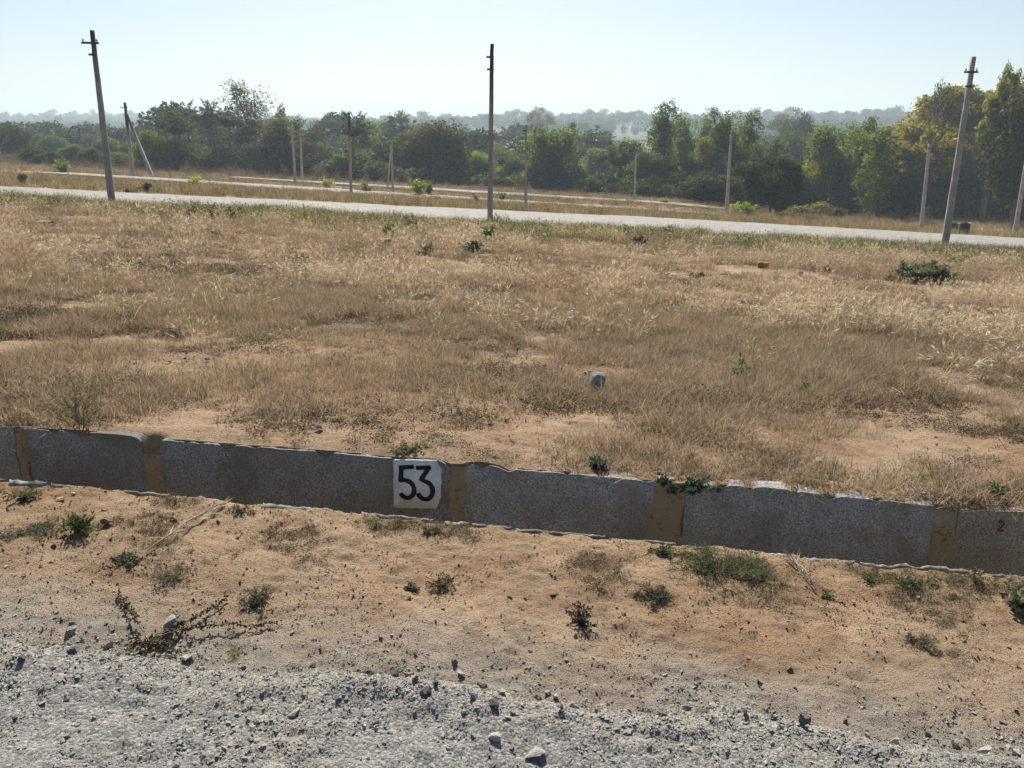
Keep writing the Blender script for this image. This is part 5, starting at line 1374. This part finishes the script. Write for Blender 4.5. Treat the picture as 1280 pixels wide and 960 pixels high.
tree('broadleaf_tree', 'round', 450, 186, 50, 222.0, 'dark tree under the palm by the straight pole', DKG)
tree('broadleaf_tree', 'tall', 464, 148, 34, ('d', 170), 'pale green tree right of the straight pole palm', LTG, var=1)
tree('broadleaf_tree', 'round', 482, 152, 34, ('d', 240), 'hazy tree behind the A-shaped pole', MDG)
palm(503, 147, ('d', 230), 'hazy palm above the A-shaped pole', None)
tree('broadleaf_tree', 'round', 520, 156, 30, ('d', 260), 'hazy round tree left of the golden topped tree', MDG)
tree('broadleaf_tree', 'dome', 494, 174, 58, 226.0, 'dark dense round tree behind the A-shaped pole', DKG, var=0)
tree('golden_tree', 'bamboo', 520, 163, 44, ('d', 150), 'golden-olive tree top between two dark masses left of centre', (.15, .125, .04))
tree('broadleaf_tree', 'round', 546, 152, 62, 230.0, 'large dark tree with golden upper leaves left of the middle pole', (.075, .078, .034), var=1)
tree('broadleaf_tree', 'dome', 538, 178, 78, 229.0, 'dark wide lower mass of the large golden tree', DKG, var=1)
# middle
for u, v, wd, d, c, l in [(585, 186, 36, 150, LTG, 'light green tree just left of the middle pole'), (602, 192, 30, 140, LTG, 'low green tree behind the middle pole'), (628, 186, 34, 160, MDG, 'dark green tree right of the middle pole'),
        (645, 196, 26, 150, MDG, 'low tree between the middle pole and thin dark pole'), (596, 178, 34, 210, MDG, 'hazy green tree far behind the middle pole'), (622, 180, 30, 215, MDG, 'hazy tree in front of the brown terraces'),
        (735, 172, 32, 220, DKG, 'dark hazy tree below the distant house at left'), (750, 186, 34, 170, LTG, 'green tree in the gap left of the fan palm'), (722, 178, 28, 200, DKG, 'dark hazy tree right of the green eucalypts'),
        (745, 170, 24, 240, DKG, 'hazy dark tree directly below the white house')]:
    tree('broadleaf_tree', 'round', u, v, wd, ('d', d), l, c)
for u, v, h, wd, l in [(566, 228, 20, 22, 'low light green shrub at the left end of the hedge row'), (585, 229, 20, 22, 'low green shrub left of the middle pole foot'), (603, 231, 20, 20, 'low shrub touching the middle pole line'), (630, 232, 24, 22, 'low green shrub right of the middle pole'),
        (648, 233, 20, 22, 'low pale green shrub left of the thin dark pole')]:
    tree('shrub', 'bush', u, v - h, wd * 1.2, float(v), l, LTG, None, 'bush')
tree('eucalyptus_tree', 'tall', 672, 158, 36, 238.0, 'left one of two green columns behind the thin dark pole', LTG, var=0)
tree('eucalyptus_tree', 'tall', 700, 155, 32, 238.0, 'right one of two green columns behind the thin dark pole', LTG, var=2)
tree('eucalyptus_tree', 'tall', 686, 165, 34, 238.0, 'shorter green tree between the two green columns', MDG, var=1)
tree('broadleaf_tree', 'round', 703, 200, 44, 240.0, 'dark round bush at the foot of the green columns', DKG)
tree('broadleaf_tree', 'round', 738, 222, 36, 243.0, 'low dark bush left of the fan palm', DKG)
tree('bare_tree', 'umbrella', 674, 133, 32, ('d', 420), 'pale hazy spreading tree on the skyline right of centre', (.10, .085, .075), var=0)
palm(774, 184, 243.0, 'bushy date palm with dense fan of fronds right of centre', None, 1.0, (.060, .082, .042), 'date_palm', True, 34, 1.45)
tree('broadleaf_tree', 'column', 772, 173, 26, ('d', 150), 'green tree rising behind the date palm', LTG)
tree('broadleaf_tree', 'column', 793, 175, 24, ('d', 146), 'green tree behind the short pale pole', MDG)
tree('eucalyptus_tree', 'tall', 824, 129, 40, 246.0, 'tall green tree with two pointed tops right of centre', MDG, var=0)
tree('eucalyptus_tree', 'tall', 850, 146, 36, 246.0, 'tall rounded tree touching the two-topped tree', LTG, var=1)
tree('broadleaf_tree', 'round', 812, 190, 40, 247.0, 'light green tree below the two-topped tree', MDG)
tree('broadleaf_tree', 'round', 846, 205, 46, 250.0, 'dark tree below the tall rounded tree', DKG)
tree('broadleaf_tree', 'bush', 812, 222, 44, 250.0, 'dark bush right of the short pale pole', DKG)
tree('broadleaf_tree', 'round', 872, 190, 36, ('d', 130), 'dark tree in the gap left of the leaning pale pole', MDG)
tree('broadleaf_tree', 'column', 882, 172, 22, ('d', 128), 'yellow-green tree left of the leaning pale pole', YGR)
tree('eucalyptus_tree', 'tall', 903, 137, 40, 256.0, 'tall feathery tree behind the leaning pale pole', MDG, var=2)
tree('eucalyptus_tree', 'tall', 928, 141, 36, 257.0, 'tall tree right of the leaning pale pole', MDG, var=0)
tree('eucalyptus_tree', 'column', 880, 150, 22, ('d', 140), 'slender tree at the left of the feathery tree', MDG)
tree('broadleaf_tree', 'dome', 886, 216, 66, 258.0, 'low dark spreading tree left of the leaning pale pole', DKG, var=0)
tree('broadleaf_tree', 'round', 935, 180, 34, 260.0, 'sunlit yellow-green tree right of the leaning pale pole', LTG)
# right
tree('broadleaf_tree', 'dome', 962, 196, 62, 268.0, 'large dark dense tree above the yellow bushes', DKG, var=1)
tree('broadleaf_tree', 'column', 968, 172, 20, ('d', 118), 'small dark pointed tree above the large dark tree', MDG)
tree('umbrella_tree', 'umbrella', 984, 135, 46, ('d', 330), 'hazy umbrella-shaped tree on the skyline at right', (.075, .085, .06), var=1)
tree('broadleaf_tree', 'dome', 1000, 147, 46, ('d', 260), 'dark dome-shaped tree below the umbrella tree', (.035, .045, .03), var=0)
tree('broadleaf_tree', 'round', 985, 164, 40, ('d', 200), 'hazy green tree below the dark dome', MDG)
tree('eucalyptus_tree', 'tall', 1028, 156, 52, 268.0, 'broad green tree with loose crown at right', LTG, var=1)
tree('eucalyptus_tree', 'tall', 1058, 149, 34, 268.0, 'light pointed tree with pale stems at right', LTG, var=2)
tree('eucalyptus_tree', 'tall', 1082, 152, 34, ('d', 125), 'green tree right of the light pointed tree', LTG, var=0)
tree('broadleaf_tree', 'round', 1012, 202, 38, 268.0, 'yellowish green tree beside the large dark tree', YGR)
tree('broadleaf_tree', 'round', 1050, 192, 44, 269.0, 'rich green tree in the middle of the right trees', MDG)
tree('broadleaf_tree', 'round', 995, 214, 30, 268.0, 'dark green tree right of the large dark tree', DKG)
tree('broadleaf_tree', 'column', 1102, 160, 38, ('d', 118), 'green tree left of the golden bamboo', LTG)
tree('broadleaf_tree', 'round', 1088, 205, 44, 270.0, 'green tree under the golden bamboo spray', MDG)
tree('bush', 'dome', 1068, 240, 62, 272.0, 'dark low bush with brown top at the right grass edge', (.05, .052, .034), None, 'bush', 0)
tree('bush', 'round', 1124, 216, 56, 273.0, 'dark rounded bush before the golden bamboo', (.042, .048, .032), None, 'bush')
tree('bush', 'bush', 1020, 254, 50, 272.0, 'low brown-green bush at the foot of right trees', OLV, None, 'bush')
tree('bamboo_clump', 'bamboo', 1152, 158, 92, 271.0, 'golden bamboo arching above the leaning thin pole', GLD, var=0)
tree('bamboo_clump', 'bamboo', 1108, 182, 74, 271.0, 'lower golden-olive bamboo left of the leaning thin pole', (.19, .165, .045), var=1)
tree('bamboo_clump', 'bamboo', 1186, 114, 116, 269.0, 'tall golden-green bamboo behind the big right pole', (.23, .20, .045), var=1)
tree('bamboo_clump', 'bamboo', 1216, 108, 118, 270.0, 'golden-green bamboo between the big right pole and the spire', (.21, .185, .045), var=0)
tree('bamboo_clump', 'bamboo', 1268, 122, 112, 270.0, 'olive bamboo at the right border of the photo', (.15, .14, .045), var=1)
tree('bamboo_clump', 'bamboo', 1240, 122, 100, 269.0, 'tall yellow bamboo right of the big right pole', (.22, .21, .05), var=0)
tree('bamboo_clump', 'plume', 1240, 86, 34, ('d', 126), 'narrow leaning feathery spire, highest top of the right trees', (.24, .24, .07))
tree('umbrella_tree', 'umbrella', 1168, 103, 44, ('d', 150), 'fine hazy dome of a tree above the golden bamboo', (.07, .075, .055), var=0)
tree('broadleaf_tree', 'round', 1282, 106, 92, ('d', 124), 'tall dark tree at the right border of the photo', (.055, .062, .036))
tree('broadleaf_tree', 'dome', 1200, 196, 96, 272.5, 'big dark mass of foliage behind the big right pole', (.034, .042, .028), var=0)
tree('broadleaf_tree', 'dome', 1262, 188, 96, 272.5, 'big dark mass of foliage at the right border', (.034, .042, .028), var=1)
tree('broadleaf_tree', 'round', 1160, 212, 62, 272.5, 'dark tree under the golden bamboo', (.036, .045, .03))
tree('bush', 'dome', 1228, 226, 76, 274.0, 'dark low bush behind the blue drum', (.036, .042, .03), None, 'bush', 1)
tree('bush', 'bush', 1175, 240, 60, 274.0, 'dark low bush left of the big right pole foot', (.036, .042, .03), None, 'bush')
tree('bush', 'dome', 1300, 222, 84, 276.0, 'dark bush cut off by the right border', (.036, .042, .03), None, 'bush', 0)
tree('bare_tree', 'twiggy', 1250, 140, 40, 258.0, 'leafless pale thin tree before dark foliage at far right', (.1, .09, .07))
tree('bare_tree', 'twiggy', 1264, 150, 30, 262.0, 'leafless slanting thin tree at the far right border', (.1, .09, .07))

UNDER = []
for u, v, h, wd in [(12, 206, 14, 34), (48, 208, 18, 40), (80, 209, 16, 36), (125, 212, 20, 44), (158, 213, 18, 40), (188, 215, 22, 40), (214, 217, 26, 44), (250, 219, 30, 50), (285, 221, 30, 50), (322, 223, 30, 48), (352, 225, 34, 50),
        (384, 226, 30, 44), (412, 228, 26, 44), (440, 229, 30, 46), (468, 231, 28, 44), (500, 233, 24, 44), (532, 234, 26, 46), (562, 234, 20, 40), (592, 236, 22, 42), (622, 238, 24, 42), (655, 240, 26, 44), (690, 241, 26, 44), (720, 243, 24, 44),
        (752, 246, 26, 44), (784, 249, 30, 48), (815, 252, 30, 50), (848, 254, 36, 52), (880, 257, 36, 52), (912, 260, 36, 52), (944, 266, 40, 56), (980, 269, 44, 58), (1012, 270, 44, 56), (1045, 271, 40, 56), (1080, 271, 40, 56), (1112, 272, 44, 58), (1145, 272, 48, 60), (1185, 273, 50, 62), (1215, 274, 50, 62), (1250, 274, 56, 66), (1285, 275, 56, 66)]:
    UNDER.append((u, v, h, wd, 'dark' if R.random() < .7 else 'olive'))
FOOT = [(70, 'left of the green bush at far left'), (140, 'behind the left leaning pole'), (200, 'behind the pole with slanting strut'), (300, 'below the palm group'), (360, 'below the tallest airy tree'), (410, 'right of the two slim poles'), (480, 'beside the tall straight pole'), (520, 'behind the A-shaped pole'),
        (600, 'left of the middle pole'), (650, 'right of the middle pole'), (710, 'below the two green columns'), (770, 'left of the date palm'), (830, 'by the short pale pole'), (890, 'left of the leaning pale pole'), (960, 'above the yellow bushes'), (1060, 'below the green trees at right'), (1150, 'left of the thin leaning pole'), (1210, 'behind the big right pole'), (9999, 'at the right border')]
for (u, v, h, wd, c), lb in zip(UNDER, labels([(a[0], a[1], 0, a[4]) for a in UNDER], 'undergrowth bush', FOOT)):
    tree('undergrowth_bush', 'bush', u + R.uniform(-4, 4), v - h * R.uniform(.8, 1.3), wd, v - 3.0, lb, DKG if c == 'dark' else OLV, 'undergrowth bushes along the foot of the trees', 'bush')

# ------------------------------------------------------------------ distant woods, house, water tanks
LOWT = []
for s in range(4):
    rr = np.random.default_rng(300 + s); K = MB(); T = MB()
    for i in range(9):
        a = rr.uniform(0, 6.283); c = np.array([math.cos(a) * 2.0 * rr.random(), math.sin(a) * 2.0 * rr.random(), rr.uniform(2.5, 7.5)])
        leaf_cloud(K, c, (1.0, 1.0, .75), 60, 1.0, .6, .1, rr)
    LOWT.append(K.mesh('far_crown', M['far_leaf']))
for s in range(2):
    K = MB(); rr = np.random.default_rng(320 + s); K.tube([(0, 0, 0), (.2, 0, 5), (.1, 0, 8.5)], .25, 5, .2)
    for i in range(13):
        a = i * 2.4; t = np.linspace(0, 1, 5); P = np.stack([math.cos(a) * 3 * t, math.sin(a) * 3 * t, 8.5 + 1.4 * t - 3.2 * t * t], -1)
        K.leaves(P[:-1], np.diff(P, axis=0), 1.2, .8, .4)
    LOWT.append(K.mesh('far_palm', M['far_leaf']))
n = 46000
x, y = spots(n, 190, 2300, 0.80, 20, 1.0)
y = np.where(R.random(n) < .45, 190 + (y - 190) * .32, y); x = (x + .118 * y) * 1.0 - .118 * y
a = (x / y + .118)
den = sstep(0.25, 0.5, fbm(x / 120, y / 120, 351, 3)) * .75 + .25
# open farmland below the skyline near the middle
open_ = ((np.abs(a + .04) < .04) & (y > 560) & (y < 860)) | ((np.abs(a - .155) < .038) & (y > 190) & (y < 900)) | (fbm(x / 260, y / 200, 355, 2) > .72)
k = (R.random(n) < den) & ~(open_ & (R.random(n) < .975))
k &= np.abs(a) < .85
x, y = x[k], y[k]
s = np.clip(R.lognormal(-.25, .33, len(x)), .4, 1.9) * (1 + .2 * (y > 900))
pk = R.choice(6, len(x), p=[.22, .22, .21, .2, .08, .07]); s = np.where(pk > 3, np.minimum(s, 1.1), s)
scatter('far_woodland', LOWT, np.stack([x, y, terrain(x, y, False) - .3], -1), np.stack([s * np.where(pk > 3, 1, R.uniform(.9, 1.5, len(x))), s * np.where(pk > 3, 1, R.uniform(.9, 1.5, len(x))), s], -1), R.uniform(0, 6.28, len(x)), pk)

M['plaster'] = plain('white_plaster', (0.72, 0.72, 0.73), .8, .08, 2)
M['glass_dark'] = plain('dark_window', (0.03, 0.035, 0.045), .2, .2, 2, .5)
def house():
    d = 850.0; p = beyond(797, d); k = px_size(p)
    p[2] = top_z(797, 168, p); o = empty('white_house', p, YAW - .05)
    tag(o, 'distant white two-storey house with flat roof and low side wing', 'house')
    W1, D1 = 21 * k, 9.0; zg = float(terrain(p[0], p[1], False)) - p[2] - 1
    def bx(nm, a, b, m, par=o): return MB().box(a, b).build(nm, M[m], par)
    bx('wall', (-W1 / 2, 0, zg), (W1 / 2, D1, 10.5 * k), 'plaster')
    bx('upper_wall', (-W1 / 2 + 1, 1.0, 10.5 * k), (W1 * .32, D1 - 1, 16.2 * k), 'plaster')
    bx('roof', (-W1 / 2 - .4, -.5, 10.5 * k), (W1 / 2 + .4, .95, 10.5 * k + .35), 'plaster')
    bx('roof', (-W1 / 2 + .6, .6, 16.2 * k), (W1 * .32 + .4, D1 - .6, 16.2 * k + .35), 'plaster')
    bx('side_wing', (-W1 / 2 - 15 * k, 1, zg), (-W1 / 2 - .05, D1, 4.2 * k), 'plaster')
    bx('side_wing', (W1 / 2 + .05, 1, zg), (W1 / 2 + 7 * k, D1, 6 * k), 'plaster')
    for i in range(4):
        xx = -W1 / 2 + W1 * (.12 + .22 * i)
        bx('window', (xx, -.06, 4 * k), (xx + W1 * .1, .05, 8 * k), 'glass_dark')
        if i < 3: bx('window', (xx + 1, .94, 12 * k), (xx + 1 + W1 * .09, 1.05, 15 * k), 'glass_dark')
house()
def water_tank(u, vb, vt, wpx, d, label):
    p = beyond(u, d); k = px_size(p); z1 = top_z(u, vt, p); zb = float(terrain(p[0], p[1], False))
    o = empty('water_tank', (p[0], p[1], zb)); tag(o, label, 'water tower')
    H = z1 - zb; r = wpx * k / 2; hh = r * 1.25
    prof = [(0.0, H - hh), (.55, H - hh), (.95, H - hh * .72), (1.0, H - hh * .35), (1.0, H - hh * .2), (.75, H - hh * .06), (.2, H), (0, H)]
    n = 18; th = np.arange(n) * 2 * math.pi / n; m = len(prof); b = MB()
    i = np.arange(m - 1)[:, None] * n; j = np.arange(n)[None]; j2 = (j + 1) % n
    b.add(np.concatenate([np.stack([a * r * np.cos(th), a * r * np.sin(th), np.full(n, z)], -1) for a, z in prof]), np.stack([i + j, i + j2, i + n + j2, i + n + j], -1).reshape(-1, 4))
    b.build('tank', M['concrete'], o, True)
    for q in range(6):
        a = q * math.pi / 3; x_, y_ = math.cos(a) * r * .62, math.sin(a) * r * .62
        MB().tube([(x_ * 1.1, y_ * 1.1, -1), (x_, y_, H - hh * .9)], r * .09, 6).build('leg', M['concrete'], o)
    rg = MB(); a = np.linspace(0, 2 * math.pi, 19); rg.tube(np.stack([r * .64 * np.cos(a), r * .64 * np.sin(a), np.full(19, H - hh * 2.0)], -1), r * .06, 5); rg.build('ring_beam', M['concrete'], o)
water_tank(82, 155, 146, 8.5, 1050, 'mushroom-shaped water tank on the hazy ridge at far left')
water_tank(44, 156, 151, 5.0, 1250, 'small faint water tank left of the larger one on the ridge')
def mast():
    p = beyond(944, 700); zb = float(terrain(p[0], p[1], False)); z1 = top_z(944, 133, p); h = z1 - zb
    o = empty('radio_mast', (p[0], p[1], zb)); tag(o, 'thin lattice mast on the skyline right of the feathery trees', 'mast')
    b = MB()
    for s in range(3):
        a = s * 2.094; b.tube([(math.cos(a) * 1.1, math.sin(a) * 1.1, 0), (math.cos(a) * .2, math.sin(a) * .2, h)], .09, 4)
    b.build('leg', M['steel'], o)['kind'] = 'stuff'
    b = MB()
    for i in range(14):
        f0, f1 = i / 14, (i + 1) / 14; r0, r1 = 1.1 - .9 * f0, 1.1 - .9 * f1
        for s in range(3):
            a, c = s * 2.094, (s + 1) * 2.094
            b.tube([(math.cos(a) * r0, math.sin(a) * r0, h * f0), (math.cos(c) * r1, math.sin(c) * r1, h * f1)], .04, 4)
    b.build('bracing', M['steel'], o)['kind'] = 'stuff'
mast()

# ------------------------------------------------------------------ haze
def haze():
    b = MB(); b.box((-5200, -40, -90), (4600, 5000, 120))
    m = bpy.data.materials.new('haze_air'); m.use_nodes = True; nt = m.node_tree; nt.nodes.clear()
    o = nt.nodes.new('ShaderNodeOutputMaterial'); v = nt.nodes.new('ShaderNodeVolumePrincipled')
    v.inputs['Color'].default_value = (0.74, 0.90, 1.0, 1); v.inputs['Density'].default_value = HAZE; v.inputs['Anisotropy'].default_value = 0.2
    nt.links.new(v.outputs[0], o.inputs['Volume'])
    tag(b.build('haze', m), kind='stuff')
HAZE = 0.0005
haze()
